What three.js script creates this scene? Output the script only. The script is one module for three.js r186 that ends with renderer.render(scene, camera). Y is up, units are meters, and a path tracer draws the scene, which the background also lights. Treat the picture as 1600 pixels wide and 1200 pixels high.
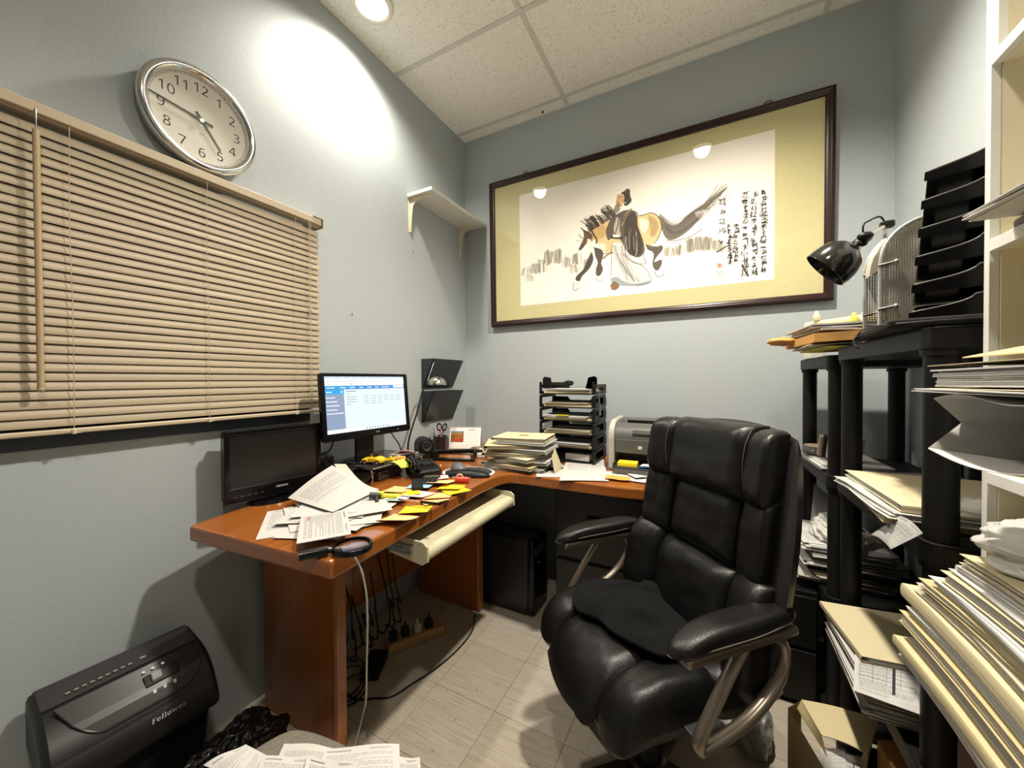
import * as THREE from 'three';
import { RoundedBoxGeometry } from 'three/addons/geometries/RoundedBoxGeometry.js';
import { mergeGeometries, mergeVertices, toCreasedNormals } from 'three/addons/utils/BufferGeometryUtils.js';
import { ImprovedNoise } from 'three/addons/math/ImprovedNoise.js';
import { RectAreaLightUniformsLib } from 'three/addons/lights/RectAreaLightUniformsLib.js';

// ---------------------------------------------------------------- camera, light, exposure
RectAreaLightUniformsLib.init();
const scene = new THREE.Scene();
scene.background = new THREE.Color(0x000000);
const renderer = new THREE.WebGLRenderer({ antialias: true });
renderer.toneMapping = THREE.LinearToneMapping;
renderer.toneMappingExposure = 0.46;
renderer.shadowMap.enabled = true;

const RAD = Math.PI / 180, F = 579.51;
const EYE = new THREE.Vector3(1.4927, 1.1967, 2.1645);
const camera = new THREE.PerspectiveCamera(2 * Math.atan(600 / F) / RAD, 4 / 3, 0.02, 30);
const FWD = new THREE.Vector3(), RIGHT = new THREE.Vector3(), UPV = new THREE.Vector3();
{
  const yaw = 27.506 * RAD, pitch = -0.674 * RAD, roll = -0.254 * RAD;
  FWD.set(-Math.sin(yaw) * Math.cos(pitch), Math.sin(pitch), -Math.cos(yaw) * Math.cos(pitch));
  const r = new THREE.Vector3().crossVectors(FWD, new THREE.Vector3(0, 1, 0)).normalize();
  const u = new THREE.Vector3().crossVectors(r, FWD);
  RIGHT.copy(r).multiplyScalar(Math.cos(roll)).addScaledVector(u, Math.sin(roll));
  UPV.copy(u).multiplyScalar(Math.cos(roll)).addScaledVector(r, -Math.sin(roll));
  camera.position.copy(EYE);
  camera.quaternion.setFromRotationMatrix(new THREE.Matrix4().makeBasis(RIGHT, UPV, FWD.clone().negate()));
  scene.add(camera);
}
const H = 2.85, XR = 2.207, ZR = 3.3;          // ceiling height, right wall, rear wall
const LIGHT_COLOR = new THREE.Color().setRGB(1, 0.92, 0.79);
const POT_LIGHTS = [                            // recessed ceiling lights: x, z, candela, half cone, soft edge
  [0.19, 0.98, 17, 74, 0.55], [1.47, 0.98, 45, 69, 0.48], [1.45, 2.25, 13, 72, 0.4],
];
for (const [x, z, cd, cone, soft] of POT_LIGHTS) {
  const s = new THREE.SpotLight(LIGHT_COLOR, cd, 0, cone * RAD, soft, 2);
  s.position.set(x, H - 0.022, z); s.target.position.set(x, 0, z);
  s.castShadow = true; s.shadow.radius = 2.6; s.name = 'pot_light_source';
  scene.add(s, s.target);
}

// ---------------------------------------------------------------- helpers
let seed = 7;
const rnd = (a = 0, b = 1) => { seed = (seed * 1664525 + 1013904223) % 4294967296; return a + (b - a) * seed / 4294967296; };
const V = (x, y, z) => new THREE.Vector3(x, y, z);
const noise = new ImprovedNoise();
const ray = (px, py) => FWD.clone().addScaledVector(RIGHT, (px - 800) / F).addScaledVector(UPV, -(py - 600) / F);
const onAxis = (px, py, k, v) => { const d = ray(px, py); return EYE.clone().addScaledVector(d, (v - EYE[k]) / d[k]); };
const PX = (px, py, x) => onAxis(px, py, 'x', x), PY = (px, py, y) => onAxis(px, py, 'y', y), PZ = (px, py, z) => onAxis(px, py, 'z', z);
const taken = {};
const numbered = (n) => { const k = taken[n] = (taken[n] ?? -1) + 1; return k ? n + '_' + String(k).padStart(3, '0') : n; };
function mesh(name, geo, mat, parent) {
  const m = new THREE.Mesh(geo, mat); m.name = name; m.castShadow = m.receiveShadow = true; parent.add(m); return m;
}
function tag(o, label, category, group) { o.userData.label = label; o.userData.category = category; if (group) o.userData.group = group; return o; }
function thing(name, label, category, pos = [0, 0, 0], turn = 0, group) {
  const o = new THREE.Group(); o.name = numbered(name); scene.add(o);
  o.position.set(...(pos.isVector3 ? pos.toArray() : pos)); o.rotation.y = turn;
  return tag(o, label, category, group);
}
function single(name, label, category, geo, mat, pos = [0, 0, 0], turn = 0, group) {
  const m = mesh(numbered(name), geo, mat, scene);
  m.position.set(...(pos.isVector3 ? pos.toArray() : pos)); m.rotation.y = turn;
  return tag(m, label, category, group);
}
function struct(name, geo, mat, label, category = 'wall') {
  const m = mesh(name, geo, mat, scene); m.userData.kind = 'structure'; return tag(m, label, category);
}
function structGroup(name, label, category) {
  const o = new THREE.Group(); o.name = name; scene.add(o); o.userData.kind = 'structure'; return tag(o, label, category);
}
const at = (g, x, y, z) => g.translate(x, y, z);
const box = (w, h, d, x = 0, y = 0, z = 0) => new THREE.BoxGeometry(w, h, d).translate(x, y, z);
const rbox = (w, h, d, r = 0.004, x = 0, y = 0, z = 0, seg = 2) => new RoundedBoxGeometry(w, h, d, seg, Math.min(r, w / 2 - 1e-4, h / 2 - 1e-4, d / 2 - 1e-4)).translate(x, y, z);
const span = (x0, x1, y0, y1, z0, z1, r = 0) => r ? rbox(x1 - x0, y1 - y0, z1 - z0, r, (x0 + x1) / 2, (y0 + y1) / 2, (z0 + z1) / 2) : box(x1 - x0, y1 - y0, z1 - z0, (x0 + x1) / 2, (y0 + y1) / 2, (z0 + z1) / 2);
const cyl = (r0, r1, h, x = 0, y = 0, z = 0, n = 24) => new THREE.CylinderGeometry(r0, r1, h, n).translate(x, y, z);
const tube = (pts, r, n = 40, m = 8, closed = false) => new THREE.TubeGeometry(new THREE.CatmullRomCurve3(pts.map((p) => p.isVector3 ? p : V(...p)), closed, 'centripetal'), n, r, m, closed);
const lathe = (pts, n = 32) => new THREE.LatheGeometry(pts.map(([r, y]) => new THREE.Vector2(Math.max(r, 0.00001), y)), n);
function bar(a, b, r, n = 8) {
  a = a.isVector3 ? a : V(...a); b = b.isVector3 ? b : V(...b);
  const d = b.clone().sub(a), g = new THREE.CylinderGeometry(r, r, d.length(), n);
  g.applyQuaternion(new THREE.Quaternion().setFromUnitVectors(V(0, 1, 0), d.clone().normalize()));
  return g.translate((a.x + b.x) / 2, (a.y + b.y) / 2, (a.z + b.z) / 2);
}
function merge(list) {
  const out = list.filter(Boolean).map((g) => { const n = g.index ? g.toNonIndexed() : g; for (const k of Object.keys(n.attributes)) if (!['position', 'normal', 'uv'].includes(k)) n.deleteAttribute(k); n.clearGroups?.(); n.morphAttributes = {}; return n; });
  return out.length === 1 ? out[0] : mergeGeometries(out, false);
}
function deform(g, fn) {
  const p = g.attributes.position, v = V(0, 0, 0);
  for (let i = 0; i < p.count; i++) { v.fromBufferAttribute(p, i); fn(v); p.setXYZ(i, v.x, v.y, v.z); }
  p.needsUpdate = true; g.computeVertexNormals(); return g;
}
function uvm(g, s = 1, swap = false) {              // uv in metres, by the way each face points
  g = g.index ? g.toNonIndexed() : g; const p = g.attributes.position, n = g.attributes.normal, uv = new Float32Array(p.count * 2);
  for (let i = 0; i < p.count; i += 3) {
    const ax = Math.abs(n.getX(i) + n.getX(i + 1) + n.getX(i + 2)), ay = Math.abs(n.getY(i) + n.getY(i + 1) + n.getY(i + 2)), az = Math.abs(n.getZ(i) + n.getZ(i + 1) + n.getZ(i + 2));
    for (let k = i; k < i + 3; k++) {
      let a, b; const x = p.getX(k), y = p.getY(k), z = p.getZ(k);
      if (ay >= ax && ay >= az) [a, b] = [x, z]; else if (ax >= az) [a, b] = [z, y]; else [a, b] = [x, y];
      if (swap === true || (swap === 'top' && ay >= ax && ay >= az)) [a, b] = [b, a];
      uv[2 * k] = a * s; uv[2 * k + 1] = b * s;
    }
  }
  g.setAttribute('uv', new THREE.BufferAttribute(uv, 2)); return g;
}
function extrude(pts, depth, bevel = 0, holes = []) {
  const s = Array.isArray(pts) ? new THREE.Shape(pts.map(([x, y]) => new THREE.Vector2(x, y))) : pts;
  for (const h of holes) s.holes.push(new THREE.Path(h.map(([x, y]) => new THREE.Vector2(x, y))));
  return new THREE.ExtrudeGeometry(s, { depth: depth - 2 * bevel, bevelEnabled: bevel > 0, bevelSize: bevel, bevelThickness: bevel, bevelSegments: 2, bevelOffset: -bevel, curveSegments: 16 }).translate(0, 0, bevel);
}
// a thin curved sheet between four corners (c00, c10, c11, c01); lift(u, v) raises it
function patch(c, lift = () => 0, t = 0.0007, nu = 10, nv = 10) {
  const pos = [], uv = [], idx = [], N = (nu + 1) * (nv + 1);
  for (let side = 0; side < 2; side++) for (let j = 0; j <= nv; j++) for (let i = 0; i <= nu; i++) {
    const u = i / nu, v = j / nv, p = V(0, 0, 0);
    p.addScaledVector(c[0], (1 - u) * (1 - v)).addScaledVector(c[1], u * (1 - v)).addScaledVector(c[2], u * v).addScaledVector(c[3], (1 - u) * v);
    p.y += lift(u, v) - side * t; pos.push(p.x, p.y, p.z); uv.push(u, 1 - v);
  }
  const quad = (a, b, d, e) => idx.push(a, b, d, a, d, e);
  for (let j = 0; j < nv; j++) for (let i = 0; i < nu; i++) {
    const a = j * (nu + 1) + i, b = a + 1, d = b + nu + 1, e = a + nu + 1;
    quad(a, e, d, b); quad(N + a, N + b, N + d, N + e);
  }
  const edge = []; for (let i = 0; i < nu; i++) edge.push(i); for (let j = 0; j < nv; j++) edge.push(j * (nu + 1) + nu); for (let i = nu; i > 0; i--) edge.push(nv * (nu + 1) + i); for (let j = nv; j > 0; j--) edge.push(j * (nu + 1));
  for (let k = 0; k < edge.length; k++) { const a = edge[k], b = edge[(k + 1) % edge.length]; quad(a, b, N + b, N + a); }
  const g = new THREE.BufferGeometry(); g.setAttribute('position', new THREE.Float32BufferAttribute(pos, 3)); g.setAttribute('uv', new THREE.Float32BufferAttribute(uv, 2)); g.setIndex(idx); g.computeVertexNormals(); return toCreasedNormals(g, 1.0);
}
const rect = (w, l, y = 0, turn = 0, x = 0, z = 0) => [[-1, -1], [1, -1], [1, 1], [-1, 1]].map(([a, b]) => { const p = V(a * w / 2, 0, b * l / 2).applyAxisAngle(V(0, 1, 0), turn); return V(p.x + x, y, p.z + z); });
// a cushion: squircle outline w x h in the xy plane, puffed to d in front (+z) and e behind
function pillow(w, h, d, e = 0.01, k = 0.3, n = 4, nu = 22, nv = 22) {
  const pos = [], uv = [], idx = [], N = (nu + 1) * (nv + 1);
  for (let s = 0; s < 2; s++) for (let j = 0; j <= nv; j++) for (let i = 0; i <= nu; i++) {
    const u = Math.sin((i / nu - 0.5) * Math.PI) * 0.5 + (i / nu - 0.5), v = Math.sin((j / nv - 0.5) * Math.PI) * 0.5 + (j / nv - 0.5);
    const f = Math.sqrt(Math.max(0, (1 - Math.abs(u) ** n) * (1 - Math.abs(v) ** n)));
    pos.push(w / 2 * u * Math.sqrt(1 - k * v * v / 2), h / 2 * v * Math.sqrt(1 - k * u * u / 2), s ? -e * f : d * f); uv.push(u * w / 2, v * h / 2);
  }
  for (let s = 0; s < 2; s++) for (let j = 0; j < nv; j++) for (let i = 0; i < nu; i++) {
    const a = s * N + j * (nu + 1) + i, b = a + 1, c = b + nu + 1, q = a + nu + 1;
    s ? idx.push(a, q, c, a, c, b) : idx.push(a, b, c, a, c, q);
  }
  const g = new THREE.BufferGeometry(); g.setAttribute('position', new THREE.Float32BufferAttribute(pos, 3)); g.setAttribute('uv', new THREE.Float32BufferAttribute(uv, 2)); g.setIndex(idx); g.computeVertexNormals(); return g;
}
function canvasTex(w, h, draw, color = true, wrap = false) {
  const c = document.createElement('canvas'); c.width = w; c.height = h; draw(c.getContext('2d'), w, h);
  const t = new THREE.CanvasTexture(c); if (color) t.colorSpace = THREE.SRGBColorSpace;
  if (wrap) t.wrapS = t.wrapT = THREE.RepeatWrapping; t.magFilter = THREE.LinearFilter; t.needsUpdate = true; return t;
}
function dataTex(n, fn, color = false) {             // fn(u, v) in 0..1 gives [r, g, b] in 0..1, tiles by itself if fn does
  const d = new Uint8Array(n * n * 4);
  for (let j = 0; j < n; j++) for (let i = 0; i < n; i++) { const c = fn(i / n, j / n), o = 4 * (j * n + i); const a = Array.isArray(c) ? c : [c, c, c]; for (let k = 0; k < 3; k++) d[o + k] = Math.max(0, Math.min(255, a[k] * 255)); d[o + 3] = 255; }
  const t = new THREE.DataTexture(d, n, n); t.wrapS = t.wrapT = THREE.RepeatWrapping; t.magFilter = THREE.LinearFilter; if (color) t.colorSpace = THREE.SRGBColorSpace; t.needsUpdate = true; return t;
}
// periodic noise on the unit square
const pn = (u, v, f, z = 0) => { const a = 2 * Math.PI * u, b = 2 * Math.PI * v, r = f / (2 * Math.PI); return noise.noise(Math.cos(a) * r + 7 + z, Math.sin(a) * r + Math.cos(b) * r * 1.01 + 3, Math.sin(b) * r + z * 1.7); };
const M = (color, roughness = 0.6, metalness = 0, extra = {}) => {
  const { bump, ...rest } = extra, o = { roughness, metalness, ...rest };
  const m = new THREE.MeshPhysicalMaterial(o);
  if (Array.isArray(color)) m.color.setRGB(...color); else m.color.set(color);
  if (bump) { m.bumpMap = bump[0]; m.bumpScale = bump[1]; }
  return m;
};

// ---------------------------------------------------------------- materials
const grainBump = dataTex(256, (u, v) => 0.5 + 0.35 * pn(u, v, 60) + 0.25 * pn(u, v, 130, 4));
const wallPaint = M([0.4, 0.44, 0.455], 0.62, 0, { bump: [grainBump, 0.00035] });
const ceilingMap = canvasTex(1024, 1024, (c, w, h) => {
  c.fillStyle = '#f1eee5'; c.fillRect(0, 0, w, h);
  for (let i = 0; i < 9000; i++) { const s = rnd(0.8, 2.2); c.fillStyle = `rgba(${rnd() < 0.5 ? '120,112,100' : '235,230,222'},${rnd(0.15, 0.5)})`; c.fillRect(rnd(0, w), rnd(0, h), s, s); }
  for (let i = 0; i < 3400; i++) { const x = rnd(0, w), y = rnd(0, h), a = rnd(0, 6.3), l = rnd(2, 8); c.strokeStyle = `rgba(70,62,52,${rnd(0.35, 0.85)})`; c.lineWidth = rnd(1, 2.6); c.lineCap = 'round'; c.beginPath(); c.moveTo(x, y); c.lineTo(x + Math.cos(a) * l, y + Math.sin(a) * l); c.stroke(); }
}, true, true);
const ceilingTile = M(0xffffff, 0.95, 0, { map: ceilingMap });
const ceilingBar = M([0.62, 0.6, 0.55], 0.6);
const whitePaint = M([0.72, 0.71, 0.67], 0.5);
const floorMap = canvasTex(1024, 1024, (c, w, h) => {
  c.fillStyle = '#afa698'; c.fillRect(0, 0, w, h);
  for (let i = 0; i < 5200; i++) { const y = rnd(0, h), x = rnd(0, w), l = rnd(20, 190); c.strokeStyle = rnd() < 0.55 ? `rgba(206,199,186,${rnd(0.05, 0.28)})` : `rgba(112,102,90,${rnd(0.04, 0.22)})`; c.lineWidth = rnd(0.6, 3); c.beginPath(); c.moveTo(x, y); c.bezierCurveTo(x + l * 0.3, y + rnd(-3, 3), x + l * 0.6, y + rnd(-3, 3), x + l, y + rnd(-4, 4)); c.stroke(); }
  for (let i = 0; i < 130; i++) { c.fillStyle = `rgba(52,44,36,${rnd(0.25, 0.8)})`; c.beginPath(); c.ellipse(rnd(0, w), rnd(0, h), rnd(0.8, 4.5), rnd(0.6, 2), rnd(0, 3), 0, 7); c.fill(); }
}, true, true);
const floorTile = [0xffffff, 0xfaf8f4, 0xf5f3ee].map((k) => M(k, 0.42, 0, { map: floorMap, bump: [grainBump, 0.0003] }));
const woodMap = canvasTex(1024, 1024, (c, w, h) => {
  c.fillStyle = '#9a5c24'; c.fillRect(0, 0, w, h);
  for (let i = 0; i < 1500; i++) { const y = rnd(0, h), a = rnd(0.02, 0.12); c.strokeStyle = rnd() < 0.6 ? `rgba(92,42,12,${a * 1.4})` : `rgba(214,128,56,${a})`; c.lineWidth = rnd(0.5, 4); c.beginPath(); c.moveTo(0, y); for (let x = 0; x <= w; x += 64) c.lineTo(x, y + 9 * Math.sin(x / w * 2 * Math.PI + Math.floor(y / 128)) + 3 * Math.sin(x / w * 6 * Math.PI + y * 0.02)); c.stroke(); }
}, true, true);
const deskWood = M([0.98, 0.92, 0.84], 0.3, 0, { map: woodMap, clearcoat: 0.55, clearcoatRoughness: 0.16 });
const blackPlastic = M([0.006, 0.006, 0.0065], 0.42, 0, { specularIntensity: 0.55 });
const blackGloss = M([0.004, 0.004, 0.005], 0.18, 0, { specularIntensity: 0.6 });
const blackMatte = M([0.009, 0.009, 0.009], 0.75, 0, { specularIntensity: 0.5 });
const shelfPlastic = M([0.006, 0.0058, 0.0055], 0.5, 0, { bump: [grainBump, 0.0004], specularIntensity: 0.55 });
const greyPlastic = M([0.13, 0.13, 0.13], 0.45);
const darkGrey = M([0.03, 0.03, 0.032], 0.45, 0, { specularIntensity: 0.7 });
const chrome = M([0.72, 0.72, 0.72], 0.12, 1);
const steel = M([0.55, 0.54, 0.52], 0.32, 1);
const beige = M([0.6, 0.55, 0.38], 0.45);
const creamPaint = M([0.72, 0.66, 0.47], 0.55, 0, { bump: [grainBump, 0.0004] });
const manila = [[0.57, 0.48, 0.28], [0.6, 0.52, 0.33], [0.52, 0.42, 0.22]].map((k) => M(k, 0.8));
const kraft = M([0.52, 0.27, 0.075], 0.8, 0, { bump: [grainBump, 0.0003] });
const whitePaper = M([0.53, 0.525, 0.505], 0.85);
const creamPaper = M([0.52, 0.47, 0.36], 0.85);
const greyPaper = M([0.4, 0.38, 0.33], 0.85);
const clearFilm = M([0.9, 0.9, 0.88], 0.25, 0, { transmission: 0.6, thickness: 0, transparent: false });
const printed = Array.from({ length: 8 }, (_, k) => canvasTex(256, 331, (c, w, h) => {
  c.fillStyle = ['#f1efeb', '#efece6', '#f4f2ef', '#ece9e4'][k % 4]; c.fillRect(0, 0, w, h);
  c.fillStyle = `rgba(48,48,56,${0.36 + 0.07 * (k % 4)})`;
  if (k !== 5) { c.fillRect(22, 20, 70 + 10 * (k % 3), 8); c.fillRect(160, 18, 70, 4); c.fillRect(160, 26, 52, 3); }
  for (let y = 48; y < h - (k % 3) * 60 - 24; y += 9) { if (rnd() < 0.16) continue; let x = 22; const end = rnd() < 0.25 ? rnd(90, 180) : 234; while (x < end) { const l = rnd(6, 26); c.fillRect(x, y, Math.min(l, end - x), 3); x += l + 4; } }
  if (k === 2 || k === 6) { c.strokeStyle = 'rgba(50,50,56,.6)'; c.lineWidth = 1.5; for (let i = 0; i < 5; i++) c.strokeRect(20, 70 + i * 30, 216, 30); for (let i = 1; i < 4; i++) { c.beginPath(); c.moveTo(20 + i * 54, 70); c.lineTo(20 + i * 54, 220); c.stroke(); } }
  if (k === 3) { c.fillStyle = 'rgba(206,96,70,.6)'; c.fillRect(24, 262, 46, 20); }
  if (k === 6) { c.fillStyle = 'rgba(30,30,34,.85)'; c.fillRect(150, 70, 12, 200); }
})).map((map) => M([0.6, 0.6, 0.6], 0.85, 0, { map }));
const noteColors = { yellow: [0.88, 0.66, 0.015], lemon: [0.66, 0.78, 0.1], orange: [0.85, 0.33, 0.06], peach: [0.82, 0.48, 0.2], pink: [0.85, 0.5, 0.5], blue: [0.32, 0.58, 0.8], mint: [0.55, 0.72, 0.66] };
const noteMat = Object.fromEntries(Object.entries(noteColors).map(([k, c]) => [k, M(c, 0.85)]));

// ---------------------------------------------------------------- the room
{
  const floor = structGroup('floor', 'pale grey-beige vinyl tile floor with fine streaks and thin joints', 'floor');
  mesh('subfloor', span(-0.12, XR + 0.12, -0.06, -0.004, -0.12, ZR + 0.12), M([0.07, 0.062, 0.055], 0.9), floor);
  const T = 0.2635, z0 = 1.02 - 4 * T, geos = [];
  for (let k = 0; k < 8; k++) {
    const g = uvm(rbox(T - 0.0012, 0.004, T - 0.0012, 0.0005, 0, -0.002, 0, 1), 1.1), u = g.attributes.uv, a = rnd(), b = rnd();
    for (let i = 0; i < u.count; i++) u.setXY(i, u.getX(i) + a, u.getY(i) + b); geos.push(g);
  }
  let n = 0;
  for (let z = z0; z < ZR; z += T) for (let x = 0.03 - T; x < XR + T / 2; x += T) {
    const m = mesh(n ? 'tile_' + String(n).padStart(3, '0') : 'tile', geos[Math.floor(rnd(0, 8))], floorTile[Math.floor(rnd(0, 3))], floor); n++;
    m.position.set(x + T / 2, 0, z + T / 2);
  }
  // ceiling: suspended grid of mineral tiles
  const ceil = structGroup('ceiling', 'suspended ceiling of speckled mineral tiles in a pale grid', 'ceiling');
  mesh('ceiling_slab', span(-0.12, XR + 0.12, H + 0.02, H + 0.12, -0.12, ZR + 0.12), whitePaint, ceil);
  const xs = [0, 0.754, 1.974, XR], zs = [0, 0.085, 0.65, 1.215, 1.78, 2.345, 2.91, ZR];
  n = 0;
  for (let j = 0; j < zs.length - 1; j++) for (let i = 0; i < xs.length - 1; i++) {
    let cuts = [xs[i], xs[i + 1]];
    if (j === 0 && i === 0) cuts = [0, 0.2, 0.605, 0.754];      // the border strip is pieced together
    for (let k = 0; k < cuts.length - 1; k++) {
      const gap = cuts.length > 2 ? 0.0025 : 0, w = cuts[k + 1] - cuts[k] - gap, l = zs[j + 1] - zs[j];
      const m = mesh(n ? 'ceiling_tile_' + String(n).padStart(3, '0') : 'ceiling_tile', uvm(box(w, 0.016, l), 1.6).translate(0, 0.008, 0), ceilingTile, ceil); n++;
      m.position.set((cuts[k] + cuts[k + 1]) / 2, H + (gap ? rnd(0, 0.002) : 0.001), (zs[j] + zs[j + 1]) / 2);
    }
  }
  for (const x of [0.754, 1.974]) mesh('grid_bar', span(x - 0.011, x + 0.011, H - 0.004, H + 0.012, 0, ZR), ceilingBar, ceil);
  for (const z of zs.slice(1, -1)) for (const [a, b] of [[0, 0.743], [0.765, 1.963], [1.985, XR]]) mesh('grid_bar', span(a, b, H - 0.0035, H + 0.012, z - 0.011, z + 0.011), ceilingBar, ceil);
  mesh('wall_angle', span(0, XR, H - 0.003, H + 0.01, 0, 0.012), whitePaint, ceil);
  mesh('wall_angle', span(XR - 0.012, XR, H - 0.003, H + 0.01, 0, ZR), ceilingBar, ceil);
  for (const [x, z, a, b] of [[0.07, 0.075, 0.014, 0.012], [0.6, 0.022, 0.016, 0.014]]) mesh('broken_hole', span(x - a / 2, x + a / 2, H - 0.0008, H + 0.012, z - b / 2, z + b / 2), M([0.03, 0.025, 0.02], 0.95), ceil);
}
const WIN = { y0: 1.03, y1: 1.82, z0: 1.165, z1: 2.62 };
struct('wall_left', uvm(merge([
  span(-0.12, 0, 0, WIN.y0, -0.12, ZR), span(-0.12, 0, WIN.y1, H + 0.02, -0.12, ZR),
  span(-0.12, 0, WIN.y0, WIN.y1, -0.12, WIN.z0), span(-0.12, 0, WIN.y0, WIN.y1, WIN.z1, ZR)]), 2.2), wallPaint, 'pale blue-grey painted wall with the blind and the clock');
struct('wall_back', uvm(span(0, XR, 0, H + 0.02, -0.12, 0), 2.2), wallPaint, 'pale blue-grey painted wall behind the framed ink painting');
struct('wall_right', uvm(span(XR, XR + 0.12, 0, H + 0.02, -0.12, ZR + 0.12), 2.2), wallPaint, 'pale blue-grey painted wall behind the black shelving');
struct('wall_rear', uvm(span(-0.12, XR, 0, H + 0.02, ZR, ZR + 0.12), 2.2), wallPaint, 'pale blue-grey painted wall opposite the framed painting');
{
  const d = structGroup('door_1', 'dark brown door opposite the framed painting', 'door'), dm = M([0.05, 0.028, 0.018], 0.45);
  mesh('door_leaf', span(0.75, 1.62, 0.005, 2.05, ZR - 0.045, ZR - 0.005, 0.003), dm, d); mesh('door_frame', merge([span(0.68, 0.75, 0, 2.12, ZR - 0.05, ZR - 0.001), span(1.62, 1.69, 0, 2.12, ZR - 0.05, ZR - 0.001), span(0.75, 1.62, 2.05, 2.12, ZR - 0.05, ZR - 0.001)]), dm, d);
  mesh('door_handle', bar([1.56, 1.0, ZR - 0.09], [1.45, 1.0, ZR - 0.09], 0.009), steel, d);
}
{
  const w = structGroup('window_1', 'wide window with a dark blue-grey frame behind the closed blind', 'window');
  const fm = M([0.045, 0.055, 0.075], 0.35);
  const { y0, y1, z0, z1 } = WIN;
  mesh('window_sill', span(-0.1, 0.008, y0 - 0.004, y0 + 0.03, z0, z1, 0.002), fm, w);
  mesh('window_frame', merge([span(-0.1, -0.01, y1 - 0.03, y1, z0, z1), span(-0.1, -0.01, y0 + 0.03, y1 - 0.03, z0, z0 + 0.03), span(-0.1, -0.01, y0 + 0.03, y1 - 0.03, z1 - 0.03, z1), span(-0.1, -0.01, y0 + 0.03, y1 - 0.03, 1.87, 1.9)]), fm, w);
  const glass = M([0.02, 0.022, 0.026], 0.06);
  mesh('pane', span(-0.06, -0.054, y0 + 0.03, y1 - 0.03, z0 + 0.03, 1.87), glass, w);
  mesh('pane', span(-0.06, -0.054, y0 + 0.03, y1 - 0.03, 1.9, z1 - 0.03), glass, w);
}
// recessed ceiling lights
POT_LIGHTS.forEach(([x, z], k) => {
  const t = thing('recessed_ceiling_light', ['round recessed ceiling light beside the wall with the clock', 'round recessed ceiling light in front of the framed painting', 'round recessed ceiling light near the cream bookcase'][k], 'ceiling light', [x, H, z], 0, 'recessed ceiling lights');
  mesh('trim_ring', lathe([[0.066, -0.004], [0.068, -0.011], [0.074, -0.013], [0.086, -0.009], [0.09, -0.003], [0.09, 0], [0.066, 0]], 48), M([0.8, 0.76, 0.66], 0.4), t);
  mesh('light_lens', lathe([[0, -0.008], [0.05, -0.0075], [0.066, -0.004], [0.066, 0]], 48), M([0.9, 0.9, 0.9], 0.5, 0, { emissive: new THREE.Color().setRGB(1, 0.95, 0.84), emissiveIntensity: 7 }), t);
});

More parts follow.
